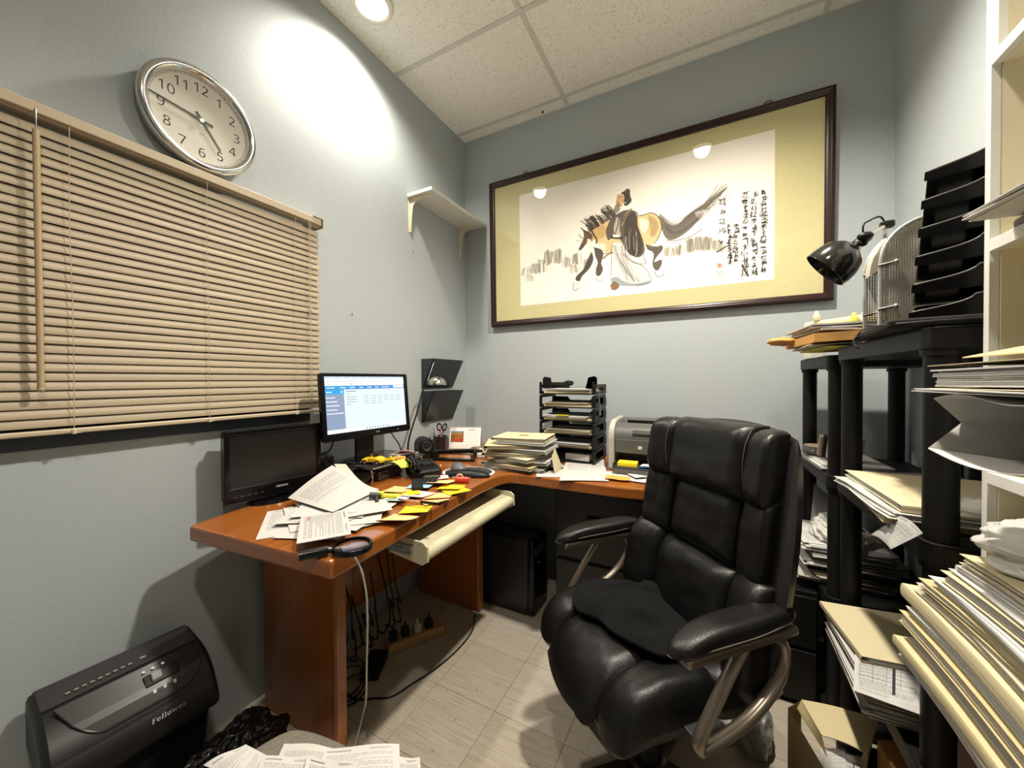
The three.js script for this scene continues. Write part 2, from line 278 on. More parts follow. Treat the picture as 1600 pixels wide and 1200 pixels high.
// ---------------------------------------------------------------- venetian blind
{
  const t = thing('venetian_blind', 'closed tan venetian blind across the wide window', 'blind', [0, 0, 0]);
  const slatM = M([0.41, 0.335, 0.235], 0.5, 0, { bump: [grainBump, 0.0003] }), railM = M([0.5, 0.41, 0.29], 0.45);
  const Z0 = 1.15, Z1 = 2.64, y0 = 1.074, y1 = 1.842, N = 32;
  const arc = []; for (let k = 0; k <= 8; k++) { const a = (k / 8 - 0.5); arc.push([a * 0.0282, 0.0038 * (1 - 4 * a * a)]); }
  const prof = [...arc, ...arc.slice().reverse().map(([a, b]) => [a, b - 0.0007])];
  const slat = extrude(prof, Z1 - Z0).rotateZ(-67 * RAD);
  for (let k = 0; k < N; k++) { const m = mesh(k ? 'slat_' + String(k).padStart(3, '0') : 'slat', slat, slatM, t); m.position.set(0.045 + 0.0006 * Math.sin(k * 2.3), y0 + 0.016 + (y1 - y0 - 0.03) * (k + 0.3) / N, Z0 + 0.0012 * Math.sin(k * 1.7)); m.rotation.z = 0.035 * Math.sin(k * 3.1); }
  const b0 = PX(485, 648, 0.05), b1 = PX(0, 684, 0.05);
  mesh('bottom_rail', rbox(0.022, 0.013, Z1 - Z0, 0.004, 0.045, y0 - 0.004, (Z0 + Z1) / 2), railM, t);
  mesh('head_rail', merge([span(0.012, 0.05, y1, y1 + 0.027, Z0 - 0.01, Z1, 0.002), span(0.05, 0.062, y1 + 0.004, y1 + 0.03, Z0 - 0.006, Z1, 0.002)]), railM, t);
  mesh('end_bracket', merge([span(0.0, 0.066, y1 - 0.004, y1 + 0.033, Z0 - 0.016, Z0 - 0.01, 0.001), span(0, 0.066, y1 + 0.031, y1 + 0.034, Z0 - 0.016, Z0 + 0.03, 0.001)]), railM, t);
  const cordM = M([0.5, 0.42, 0.3], 0.8);
  for (const px of [112, 325, 462]) {
    const z = PX(px, 450, 0.06).z;
    mesh('ladder_cord', tube([[0.064, y1, z], [0.0615, 1.6, z + 0.002], [0.061, 1.35, z - 0.001], [0.06, y0 + 0.004, z]], 0.0009, 30, 6), cordM, t);
    mesh('cord_knot', merge([cyl(0.004, 0.005, 0.01, 0.058, y0 - 0.006, z, 10), bar([0.058, y0 - 0.01, z - 0.012], [0.06, y0 - 0.004, z + 0.014], 0.0009)]), cordM, t);
  }
  const zc = PX(486, 450, 0.065).z;
  mesh('pull_cord', merge([tube([[0.066, y1, zc], [0.066, 1.4, zc + 0.002], [0.067, 1.06, zc], [0.072, 0.88, zc + 0.004]], 0.0012, 30, 6), tube([[0.066, y1, zc + 0.007], [0.066, 1.4, zc + 0.008], [0.067, 1.06, zc + 0.006], [0.07, 0.9, zc + 0.012]], 0.0012, 30, 6)]), cordM, t);
  mesh('cord_tassel', cyl(0.002, 0.0045, 0.018, 0.066, 1.49, zc, 10), cordM, t);
  const wz = 1.897;
  mesh('tilt_wand', merge([cyl(0.0062, 0.0062, 0.62, 0.078, 1.487, wz, 6), new THREE.SphereGeometry(0.0066, 10, 8).translate(0.078, 1.178, wz)]), M([0.42, 0.31, 0.19], 0.3), t);
  mesh('wand_hook', tube([[0.06, y1 + 0.004, wz], [0.076, y1 + 0.006, wz], [0.08, y1 - 0.014, wz], [0.078, 1.797, wz]], 0.0014, 16, 6), steel, t);
}
// ---------------------------------------------------------------- wall clock
{
  const c = PX(317, 188, 0.045), R0 = 0.157;
  const t = thing('wall_clock', 'round wall clock with chrome rim showing a quarter to five', 'clock', [0, c.y, c.z]);
  const turnX = (g) => g.rotateZ(-Math.PI / 2);        // lathe axis y -> +x
  mesh('case', turnX(lathe([[0, 0.001], [R0 - 0.012, 0.001], [R0 - 0.004, 0.006], [R0 - 0.006, 0.03], [R0 - 0.02, 0.034]], 72)), M([0.42, 0.43, 0.42], 0.25, 1), t);
  mesh('rim', turnX(lathe([[R0 - 0.02, 0.03], [R0 - 0.004, 0.03], [R0 + 0.003, 0.036], [R0 + 0.004, 0.045], [R0, 0.053], [R0 - 0.008, 0.058], [R0 - 0.016, 0.056], [R0 - 0.021, 0.05], [R0 - 0.024, 0.042], [R0 - 0.024, 0.034]], 96)), chrome, t);
  const face = canvasTex(1024, 1024, (x, w) => {
    x.fillStyle = '#efece1'; x.fillRect(0, 0, w, w); x.translate(w / 2, w / 2);
    x.fillStyle = '#15130f'; x.textAlign = 'center'; x.textBaseline = 'middle'; x.font = '150px sans-serif';
    for (let k = 1; k <= 12; k++) { const a = k * 30 * RAD; x.fillText(String(k), Math.sin(a) * 382, -Math.cos(a) * 382); }
    x.strokeStyle = '#3a372f'; for (let k = 0; k < 60; k++) { const a = k * 6 * RAD; x.lineWidth = k % 5 ? 3 : 7; x.beginPath(); x.moveTo(Math.sin(a) * 478, -Math.cos(a) * 478); x.lineTo(Math.sin(a) * (k % 5 ? 492 : 500), -Math.cos(a) * (k % 5 ? 492 : 500)); x.stroke(); }
    x.fillStyle = 'rgba(60,56,48,.55)'; x.fillRect(-26, 156, 52, 8); x.beginPath(); x.lineWidth = 2; x.strokeStyle = '#4a463c'; x.arc(0, 0, 484, 0, 7); x.stroke();
  });
  const disc = new THREE.CircleGeometry(R0 - 0.02, 64).rotateY(Math.PI / 2).translate(0.0362, 0, 0);
  mesh('face', disc, M(0xffffff, 0.6, 0, { map: face }), t);
  const hand = (len, w0, w1, tail, ang, x) => { const g = extrude([[-w0, -tail], [w0, -tail], [w1, len], [-w1, len]], 0.0012).rotateY(Math.PI / 2).translate(x, 0, 0); return g.rotateX(0).applyMatrix4(new THREE.Matrix4().makeRotationX(ang * RAD)); };
  const ink = M([0.012, 0.012, 0.012], 0.4);
  // seen from the room (+x) with +z to the left, clockwise is a positive turn about -x
  const turn = (g, deg) => g.applyMatrix4(new THREE.Matrix4().makeRotationX(-deg * RAD));
  const h = (len, w0, w1, tail, deg, x) => turn(extrude([[-w0, -tail], [w0, -tail], [w1, len], [-w1, len]], 0.0012).rotateY(Math.PI / 2).translate(x, 0, 0), deg);
  mesh('hour_hand', h(0.088, 0.004, 0.0025, 0.026, 144, 0.039), ink, t);
  mesh('minute_hand', h(0.132, 0.004, 0.0022, 0.03, 275, 0.041), ink, t);
  mesh('hub', turnX(cyl(0.006, 0.006, 0.008, 0, 0.041, 0, 16)), ink, t);
  mesh('glass_cover', turnX(lathe([[0, 0.052], [0.08, 0.0505], [R0 - 0.021, 0.046]], 64)), M(0xffffff, 0.0, 0, { transmission: 1, thickness: 0, ior: 1.5 }), t);
}
// ---------------------------------------------------------------- wall shelf
{
  const t = thing('wall_shelf', 'small empty white wall shelf on two cream brackets in the corner', 'shelf', [0, 2.228, 0]);
  mesh('board', span(0.004, 0.178, 0, 0.019, 0.012, 0.572, 0.0015), M([0.72, 0.72, 0.7], 0.45), t);
  const bm = M([0.7, 0.64, 0.46], 0.45);
  const s = new THREE.Shape(); s.moveTo(0, 0); s.lineTo(0.14, 0); s.lineTo(0.14, -0.006); s.quadraticCurveTo(0.045, -0.012, 0.026, -0.045); s.quadraticCurveTo(0.013, -0.1, 0.009, -0.19); s.lineTo(0, -0.19); s.closePath();
  const web = extrude(s, 0.004).translate(0, 0, -0.002), flange = merge([span(0, 0.003, -0.19, 0, -0.012, 0.012, 0.001), span(0, 0.14, -0.003, 0, -0.011, 0.011, 0.001)]);
  for (const z of [0.548, 0.06]) { const b = mesh('bracket', merge([web.clone(), flange.clone()]), bm, t); b.position.z = z; mesh('screw', new THREE.SphereGeometry(0.0035, 8, 6).translate(0.004, -0.176, 0), darkGrey, b); }
  for (const [px, py] of [[645, 392], [550, 490]]) { const p = PX(px, py, 0); single('nail', px > 600 ? 'small nail in the wall under the white wall shelf' : 'small nail in the wall to the left of the wall pockets', 'nail', new THREE.CylinderGeometry(0.0035, 0.003, 0.008, 10).rotateZ(Math.PI / 2), steel, [0.004, p.y, p.z]); }
}
// ---------------------------------------------------------------- wall file pockets
for (const [y, h, lab] of [[1.15, 0.172, 'upper dark plastic wall file pocket in the corner'], [0.945, 0.186, 'lower dark plastic wall file pocket in the corner']]) {
  const t = thing('wall_file_pocket', lab, 'wall pocket', [0, y, 0.17], 0, 'wall file pockets');
  const m = M([0.022, 0.029, 0.031], 0.28), W = 0.292, D = 0.098;
  mesh('back_panel', span(0.001, 0.004, 0, h, 0, W, 0.001), m, t);
  mesh('front_panel', extrude([[0.006, 0], [0.012, 0], [D, h], [D - 0.004, h]], W), m, t);
  for (const z of [0, W - 0.003]) mesh('side_panel', extrude([[0.003, 0], [0.012, 0], [D, h], [0.003, h]], 0.003).translate(0, 0, z), m, t);
}

// ---------------------------------------------------------------- framed ink painting
{
  const x0 = 0.2255, x1 = 2.003, y0 = 1.548, y1 = 2.491, W = x1 - x0, Hh = y1 - y0;
  const t = thing('framed_painting', 'wide ink painting of a robed man leading a horse in dark frame', 'painting', [x0, y0, 0.004]);
  t.rotation.x = 0.019;
  const frameM = M([0.022, 0.007, 0.006], 0.3, 0, { specularIntensity: 0.8 });
  const fw = 0.036, prof = [[0, 0], [0, 0.024], [0.005, 0.03], [0.014, 0.032], [0.022, 0.028], [0.026, 0.024], [0.033, 0.022], [fw, 0.018], [fw, 0]];
  // mitred rails: profile swept along each side
  const rail = (len) => { const g = []; const P = prof; const pos = [], idx = []; for (let s = 0; s < 2; s++) for (const [a, b] of P) pos.push(s ? len - a : a, a, b); const n = P.length; for (let i = 0; i < n; i++) { const j = (i + 1) % n; idx.push(i, j, n + j, i, n + j, n + i); } const q = new THREE.BufferGeometry(); q.setAttribute('position', new THREE.Float32BufferAttribute(pos, 3)); q.setAttribute('uv', new THREE.Float32BufferAttribute(new Float32Array(pos.length / 3 * 2), 2)); q.setIndex(idx.reverse()); q.computeVertexNormals(); return toCreasedNormals(q, 0.5); };
  mesh('frame_rail', rail(W), frameM, t);
  mesh('frame_rail', rail(W).rotateZ(Math.PI).translate(W, Hh, 0), frameM, t);
  mesh('frame_rail', rail(Hh).rotateZ(Math.PI / 2).translate(W, 0, 0), frameM, t);
  mesh('frame_rail', rail(Hh).rotateZ(-Math.PI / 2).translate(0, Hh, 0), frameM, t);
  mesh('backing_board', span(0.004, W - 0.004, 0.004, Hh - 0.004, 0.001, 0.006), M([0.2, 0.14, 0.08], 0.9), t);
  const silk = canvasTex(512, 512, (c, w, h) => { c.fillStyle = '#c8bf8f'; c.fillRect(0, 0, w, h); for (let i = 0; i < 5200; i++) { c.strokeStyle = rnd() < 0.5 ? `rgba(222,220,172,${rnd(0.05, 0.25)})` : `rgba(150,146,88,${rnd(0.05, 0.2)})`; c.lineWidth = rnd(0.6, 1.6); const x = rnd(0, w), y = rnd(0, h); c.beginPath(); c.moveTo(x, y); rnd() < 0.5 ? c.lineTo(x + rnd(4, 20), y) : c.lineTo(x, y + rnd(4, 20)); c.stroke(); } }, true, true);
  mesh('silk_mat', uvm(span(fw - 0.004, W - fw + 0.004, fw - 0.004, Hh - fw + 0.004, 0.006, 0.012), 1.6), M(0xffffff, 0.8, 0, { map: silk }), t);
  // artwork: ax, ay map a point of the photograph to the sheet
  const ax0 = 0.441, ax1 = 1.783, ay0 = 1.669, ay1 = 2.369, CW = 2048, CH = Math.round(2048 * (ay1 - ay0) / (ax1 - ax0));
  const art = canvasTex(CW, CH, (c) => {
    c.fillStyle = '#f1ebdf'; c.fillRect(0, 0, CW, CH);
    for (let i = 0; i < 3000; i++) { c.fillStyle = `rgba(214,202,178,${rnd(0.03, 0.1)})`; c.fillRect(rnd(0, CW), rnd(0, CH), rnd(2, 26), 1.2); }
    const A = (px, py) => { const p = PZ(px, py, 0.022); return [(p.x - ax0) / (ax1 - ax0) * CW, (ay1 - p.y) / (ay1 - ay0) * CH]; };
    const hz = ([x, y]) => A(870 + x / 6, 280 + y / 6);          // points read from an enlargement of the figures
    const cal = ([x, y]) => A(1080 + x / 6, 260 + y / 6);
    const curve = (P) => { c.beginPath(); c.moveTo(...P[0]); for (let i = 1; i < P.length - 1; i++) { const m = [(P[i][0] + P[i + 1][0]) / 2, (P[i][1] + P[i + 1][1]) / 2]; c.quadraticCurveTo(...P[i], ...m); } c.lineTo(...P[P.length - 1]); };
    const fill = (pts, col, k = hz) => { curve(pts.map(k)); c.closePath(); c.fillStyle = col; c.fill(); };
    const ink = (pts, w, col = 'rgba(40,34,30,.85)', k = hz) => { c.lineCap = c.lineJoin = 'round'; c.strokeStyle = col; const P = pts.map(k); c.lineWidth = w; curve(P); c.stroke(); };
    const wash = (pts, col, n = 14, sp = 14, k = hz) => { for (let i = 0; i < n; i++) { curve(pts.map((p) => k([p[0] + rnd(-sp, sp), p[1] + rnd(-sp, sp)]))); c.closePath(); c.fillStyle = col; c.fill(); } };
    // distant rocks or trees, left and right
    const blob = (px, py, w, h, a) => { const n = 16; for (let i = 0; i < 9; i++) { const x = px + w * rnd(-0.75, 0.75), k = Math.sqrt(1 - ((x - px) / w) ** 2) * rnd(0.7, 1.1), b = rnd(-2, 2); c.lineCap = 'round'; c.strokeStyle = `rgba(${rnd() < 0.7 ? '98,92,76' : '70,64,54'},${a * rnd(0.6, 1.5)})`; c.lineWidth = rnd(10, 30); curve([A(x, py - h * k), A(x + b, py), A(x + b * 1.5, py + h * k * 0.9)]); c.stroke(); } };
    for (const [x, y, w, h, a] of [[824, 425, 9, 7, 0.2], [836, 420, 9, 8, 0.22], [846, 416, 8, 11, 0.2], [858, 403, 9, 12, 0.26], [871, 401, 8, 11, 0.24], [886, 410, 9, 8, 0.22], [902, 405, 10, 9, 0.24], [897, 420, 12, 6, 0.18], [828, 435, 9, 4, 0.14], [918, 412, 8, 7, 0.16], [1046, 394, 10, 7, 0.22], [1062, 391, 9, 7, 0.26], [1078, 384, 9, 10, 0.28], [1092, 381, 9, 11, 0.28], [1106, 381, 9, 11, 0.26], [1120, 384, 8, 9, 0.18], [1128, 388, 7, 6, 0.12]]) blob(x, y, w, h, a);
    // tail
    fill([[935, 340], [985, 370], [1030, 410], [1090, 440], [1150, 420], [1200, 360], [1280, 300], [1400, 220], [1530, 120], [1620, 60], [1560, 130], [1450, 230], [1370, 330], [1300, 420], [1240, 480], [1160, 540], [1080, 575], [1020, 560], [985, 480], [970, 400]], 'rgba(70,62,54,.78)');
    for (let i = 0; i < 34; i++) { const o = rnd(-1, 1); ink([[950 + rnd(0, 30), 350 + o * 20], [1040, 450 + o * 60], [1130, 480 + o * 70], [1240, 400 + o * 80], [1390, 280 + o * 70], [1560 + rnd(-80, 90), 110 + o * 60 + rnd(-30, 30)]], rnd(1, 5), `rgba(${rnd() < 0.7 ? '44,38,33' : '200,190,172'},${rnd(0.15, 0.6)})`); }
    ink([[1030, 570], [1100, 580], [1200, 560], [1290, 520], [1360, 470]], 5); ink([[1040, 590], [1130, 605], [1220, 580]], 3);
    // horse body
    fill([[300, 480], [350, 410], [430, 390], [510, 370], [640, 350], [780, 345], [880, 312], [950, 340], [985, 420], [975, 520], [930, 590], [880, 630], [800, 620], [660, 640], [520, 690], [430, 680], [380, 600], [330, 540]], 'rgba(206,180,132,.95)');
    wash([[340, 470], [430, 420], [480, 470], [440, 560], [380, 560]], 'rgba(160,122,66,.05)'); wash([[860, 340], [960, 380], [950, 520], [870, 560], [880, 430]], 'rgba(150,120,76,.07)');
    fill([[770, 370], [850, 370], [870, 420], [830, 520], [790, 480]], 'rgba(240,230,206,.8)'); fill([[390, 600], [450, 590], [470, 660], [430, 670]], 'rgba(244,234,212,.85)');
    ink([[780, 345], [830, 335], [880, 312], [940, 335], [980, 400], [985, 470], [960, 540], [920, 600]], 6); ink([[870, 370], [880, 430], [840, 510]], 3, 'rgba(110,92,66,.7)');
    // neck, mane, head
    fill([[290, 470], [330, 420], [420, 390], [360, 520], [350, 580], [300, 600], [285, 540]], 'rgba(196,160,104,.95)');
    for (let i = 0; i < 60; i++) { const u = rnd(), x = 270 + u * 250, y = 440 - u * 150; ink([[x + 40, y + 50], [x + rnd(0, 25), y + rnd(-20, 20)], [x - rnd(-10, 50), y - rnd(-10, 55)]], rnd(4, 16), `rgba(48,40,34,${rnd(0.3, 0.75)})`); }
    fill([[240, 470], [290, 490], [340, 520], [330, 580], [280, 600], [230, 670], [205, 665], [215, 630], [255, 560], [255, 510]], 'rgba(82,64,46,.9)');
    fill([[290, 560], [330, 560], [310, 620], [350, 690], [340, 710], [290, 650], [280, 610]], 'rgba(238,226,202,.95)');
    ink([[230, 460], [262, 490], [300, 500]], 9); ink([[208, 520], [225, 550], [260, 560]], 6); ink([[180, 575], [205, 590], [240, 570]], 3); ink([[205, 665], [235, 640], [262, 590]], 6); ink([[320, 470], [345, 520], [380, 570], [370, 600]], 14);
    ink([[345, 640], [390, 690], [430, 700], [520, 690]], 7, 'rgba(90,66,42,.8)');
    // legs
    fill([[325, 680], [350, 730], [330, 800], [290, 860], [230, 910], [220, 960], [170, 950], [180, 905], [250, 850], [275, 780]], 'rgba(62,54,47,.92)'); fill([[165, 960], [215, 965], [200, 1030], [170, 1045], [140, 1035]], 'rgba(240,228,208,1)'); ink([[160, 965], [140, 1035], [185, 1045], [205, 1020]], 5);
    fill([[350, 640], [430, 650], [440, 720], [410, 790], [440, 840], [405, 910], [365, 905], [365, 840], [390, 780], [360, 720]], 'rgba(72,62,53,.92)'); ink([[365, 920], [380, 960], [420, 950], [425, 920]], 4); ink([[440, 740], [480, 700], [520, 690]], 16, 'rgba(120,92,58,.8)');
    fill([[830, 610], [930, 640], [990, 610], [1000, 660], [940, 720], [900, 790], [990, 740], [985, 800], [950, 860], [915, 850], [890, 790], [920, 690], [850, 660]], 'rgba(78,67,57,.9)'); ink([[915, 860], [930, 910], [970, 920], [1010, 880]], 5);
    // man: robe
    fill([[520, 600], [620, 590], [760, 720], [840, 830], [890, 940], [800, 1000], [660, 990], [590, 990], [500, 940], [520, 820], [530, 700]], 'rgba(226,222,212,1)');
    for (let i = 0; i < 30; i++) { const x = rnd(525, 640); ink([[x, 620], [x + rnd(0, 30), 740], [x + rnd(20, 130), 860], [x + rnd(40, 220), 960]], rnd(1.5, 6), `rgba(${rnd() < 0.6 ? '112,108,100' : '92,100,108'},${rnd(0.2, 0.55)})`); }
    fill([[500, 930], [560, 900], [620, 960], [740, 985], [890, 940], [880, 975], [770, 1005], [640, 1000], [580, 1000], [510, 960]], 'rgba(128,140,148,.75)');
    fill([[505, 1000], [520, 960], [560, 965], [590, 1010], [545, 1040], [510, 1035]], 'rgba(134,98,66,.95)'); ink([[500, 1010], [515, 960], [560, 965], [590, 1010], [540, 1040]], 4);
    // man: coat and sleeve
    fill([[510, 370], [560, 330], [640, 290], [720, 290], [760, 340], [755, 440], [800, 540], [825, 640], [815, 700], [770, 740], [700, 720], [640, 660], [600, 560], [520, 540], [480, 590], [455, 490], [490, 410]], 'rgba(86,76,68,.96)');
    fill([[640, 380], [700, 300], [755, 345], [750, 430], [790, 530], [820, 650], [760, 735], [690, 700], [640, 640], [630, 500]], 'rgba(64,56,50,.85)');
    for (let i = 0; i < 26; i++) { const x = rnd(640, 790); ink([[x, rnd(440, 560)], [x + rnd(-10, 25), rnd(580, 640)], [x + rnd(-30, 20), rnd(660, 730)]], rnd(2, 9), `rgba(${rnd() < 0.45 ? '226,218,204' : '40,35,32'},${rnd(0.25, 0.7)})`); }
    fill([[560, 360], [600, 350], [585, 480], [610, 530], [540, 540], [535, 450]], 'rgba(206,198,184,.75)'); ink([[545, 520], [580, 430], [585, 350]], 9, 'rgba(60,52,46,.8)');
    fill([[640, 330], [690, 270], [720, 285], [650, 360], [620, 440], [600, 450]], 'rgba(150,132,104,.9)'); ink([[515, 545], [560, 552], [612, 548]], 22, 'rgba(52,45,40,.92)'); fill([[525, 520], [600, 525], [600, 545], [530, 545]], 'rgba(238,232,218,.95)');
    ink([[620, 400], [650, 340], [705, 295], [760, 320], [765, 350]], 7); ink([[830, 640], [800, 730], [850, 780], [800, 800], [700, 780], [620, 700]], 8, 'rgba(128,112,92,.8)'); ink([[520, 600], [510, 700], [515, 800], [505, 900]], 4);
    ink([[640, 700], [700, 770], [790, 800], [850, 850], [880, 920], [890, 950], [840, 985], [740, 990]], 4); ink([[560, 700], [620, 800], [660, 880], [650, 930]], 4, 'rgba(70,64,60,.7)');
    // man: head
    fill([[575, 150], [620, 140], [640, 180], [625, 240], [600, 270], [570, 255], [562, 210]], 'rgba(206,160,118,1)');
    fill([[560, 230], [590, 255], [600, 290], [570, 320], [540, 335], [530, 290], [545, 262]], 'rgba(96,88,78,.7)'); fill([[600, 140], [640, 105], [690, 125], [690, 170], [710, 200], [680, 240], [640, 260], [625, 225], [640, 180], [625, 145]], 'rgba(54,49,45,.95)');
    fill([[640, 110], [665, 88], [692, 105], [690, 135], [650, 140]], 'rgba(80,78,72,.95)'); ink([[568, 222], [580, 232], [590, 250]], 7, 'rgba(70,34,22,.9)'); ink([[582, 175], [600, 170]], 4); ink([[575, 150], [562, 205], [560, 222]], 3); ink([[610, 235], [625, 225], [650, 225]], 8, 'rgba(226,214,196,.9)');
    // calligraphy columns: brush strokes, denser where the hand is running
    const glyph = (x, y, s, a = 0.9) => { const n = 4 + Math.floor(rnd(0, 4)); for (let i = 0; i < n; i++) { const vert = rnd() < 0.45, o = rnd(-0.4, 0.4) * s, l = rnd(0.25, 0.95) * s / 2; const p = vert ? [[x + o, y - l], [x + o + rnd(-8, 8), y], [x + o + rnd(-16, 10), y + l]] : [[x - l + rnd(-6, 6), y + o + rnd(0, 9)], [x + rnd(-6, 6), y + o - rnd(-4, 9)], [x + l, y + o - rnd(-6, 12)]]; ink(p, rnd(2.5, 8.5), `rgba(30,26,26,${a})`, cal); } if (rnd() < 0.5) ink([[x - s * 0.4, y + s * 0.2], [x, y + s * 0.45], [x + s * 0.45, y + s * 0.3]], rnd(2, 5), `rgba(30,26,26,${a})`, cal); };
    for (const [x, y0_, y1_, s, st] of [[680, 245, 1000, 60, 56], [590, 270, 1000, 60, 58], [505, 270, 1000, 62, 60], [290, 335, 770, 62, 86], [362, 560, 900, 50, 46], [420, 560, 900, 46, 46]]) for (let y = y0_; y <= y1_; y += st * rnd(0.9, 1.1)) glyph(x + rnd(-9, 9), y, s * rnd(0.8, 1.3), rnd(0.7, 0.95));
    ink([[240, 805], [300, 765], [360, 735]], 9, 'rgba(30,26,26,.9)', cal); ink([[365, 800], [372, 860], [362, 915]], 8, 'rgba(30,26,26,.9)', cal); ink([[480, 930], [500, 970], [535, 1025]], 11, 'rgba(30,26,26,.95)', cal);
    c.strokeStyle = 'rgba(196,92,60,.8)'; c.fillStyle = 'rgba(206,96,60,.75)';
    curve([[246, 908], [288, 905], [290, 945], [248, 948]].map(cal)); c.closePath(); c.fill(); c.lineWidth = 3; c.beginPath(); [[235, 980], [298, 978], [297, 1034], [234, 1036]].map(cal).forEach((p, i) => i ? c.lineTo(...p) : c.moveTo(...p)); c.closePath(); c.stroke(); ink([[250, 995], [282, 995]], 3, 'rgba(196,92,60,.7)', cal); ink([[266, 985], [266, 1028]], 3, 'rgba(196,92,60,.7)', cal); ink([[250, 1015], [284, 1015]], 3, 'rgba(196,92,60,.7)', cal); ink([[252, 850], [285, 846]], 8, 'rgba(206,150,128,.4)', cal);
  });
  mesh('ink_drawing', new THREE.PlaneGeometry(ax1 - ax0, ay1 - ay0).translate((ax0 + ax1) / 2 - x0, (ay0 + ay1) / 2 - y0, 0.0125), M(0xffffff, 0.85, 0, { map: art }), t);
  mesh('glass_pane', new THREE.PlaneGeometry(W - 2 * fw + 0.006, Hh - 2 * fw + 0.006).translate(W / 2, Hh / 2, 0.0165), M(0xffffff, 0.0, 0, { transmission: 1, thickness: 0, ior: 1.52 }), t);
  for (const hx of [0.488, 1.755]) mesh('hanging_hook', merge([tube([[hx - x0 - 0.022, Hh - 0.002, 0.012], [hx - x0 - 0.014, Hh + 0.012, 0.012], [hx - x0, Hh + 0.02, 0.01], [hx - x0 + 0.014, Hh + 0.012, 0.012], [hx - x0 + 0.022, Hh - 0.002, 0.012]], 0.0022, 20, 6), rbox(0.03, 0.008, 0.01, 0.002, hx - x0, Hh + 0.004, 0.012)]), M([0.16, 0.1, 0.05], 0.4, 0.8), t);
}

// ---------------------------------------------------------------- paper goods
const pick = (a) => a[Math.floor(rnd(0, a.length))];
function sheetsGeo(w, l, t, n, jit = 0.004, warp = () => 0) {       // many loose pages, too many to count
  const out = [];
  for (let k = 0; k < n; k++) {
    const y = t * (k + 0.5) / n, c = rect(w * rnd(0.96, 1), l * rnd(0.97, 1), 0, rnd(-1, 1) * jit * 5, rnd(-1, 1) * jit, rnd(-1, 1) * jit);
    out.push(patch(c, (u, v) => y + t / n * 0.3 + warp(u, v), t / n * 0.82, 4, 4));
  }
  return merge(out);
}
// a folded cover with pages inside; the fold lies along x = -w/2
function folderParts(g, w, l, t, coverMat, pageMat, warp = () => 0, lift = 0) {
  const th = 0.0009, N = 8, prof = [];
  const top = (u, v) => t + lift * u * u + warp(u, v), cov = [];
  cov.push(patch(rect(w, l), (u, v) => th + warp(u, v), th, 6, 6));
  cov.push(patch(rect(w, l * 0.995), top, th, 6, 6));
  const sp = []; for (let k = 0; k <= N; k++) { const a = Math.PI / 2 + Math.PI * k / N; sp.push([-w / 2 + Math.cos(a) * t * 0.14, t / 2 + Math.sin(a) * t / 2]); }
  for (let k = 0; k < N; k++) { const [xa, ya] = sp[k], [xb, yb] = sp[k + 1]; cov.push(patch([V(xa, ya, -l / 2), V(xb, yb, -l / 2), V(xb, yb, l / 2), V(xa, ya, l / 2)], (u, v) => warp(0, v), th, 1, 6)); }
  mesh('cover', merge(cov), coverMat, g);
  if (pageMat) { const p = mesh('pages', sheetsGeo(w * 0.95, l * 0.97, t * 0.86, Math.max(2, Math.min(9, Math.round(t / 0.0016))), 0.003, (u, v) => warp(u, v) + 0.001 + lift * 0.5 * u * u), pageMat, g); p.position.x = 0.004; p.userData.kind = 'stuff'; }
  return g;
}
function folder(label, pos, turn, w, l, t, coverMat, pageMat, group, warp, lift, cat = 'folder', name = 'file_folder') {
  const g = thing(name, label, cat, pos, turn, group); return folderParts(g, w, l, t, coverMat, pageMat, warp, lift);
}
function bundle(label, pos, turn, w, l, t, n, mat, group, warp, jit) {
  const m = single('paper_bundle', label, 'papers', sheetsGeo(w, l, t, n, jit ?? 0.004, warp), mat, pos, turn, group); return m;
}
function sheet(label, pos, turn, mat, group, lift, w = 0.2, l = 0.26, name = 'paper_sheet', cat = 'paper') {
  return single(name, label, cat, patch(rect(w, l), lift, 0.0006, 10, 10), mat, pos, turn, group);
}
function note(label, p, turn, color, group, s = 0.068, curl = 0.012) {
  const k = rnd(0.4, 1); return single('sticky_note', label, 'sticky note', patch(rect(s, s), (u, v) => curl * k * (v * v) * 0.7 + curl * 0.3 * u * v, 0.0006, 8, 8), noteMat[color], p, turn, group);
}
const DT = 0.765;                                                     // desk top height
const D = (px, py, h = 0) => PY(px, py, DT + h);

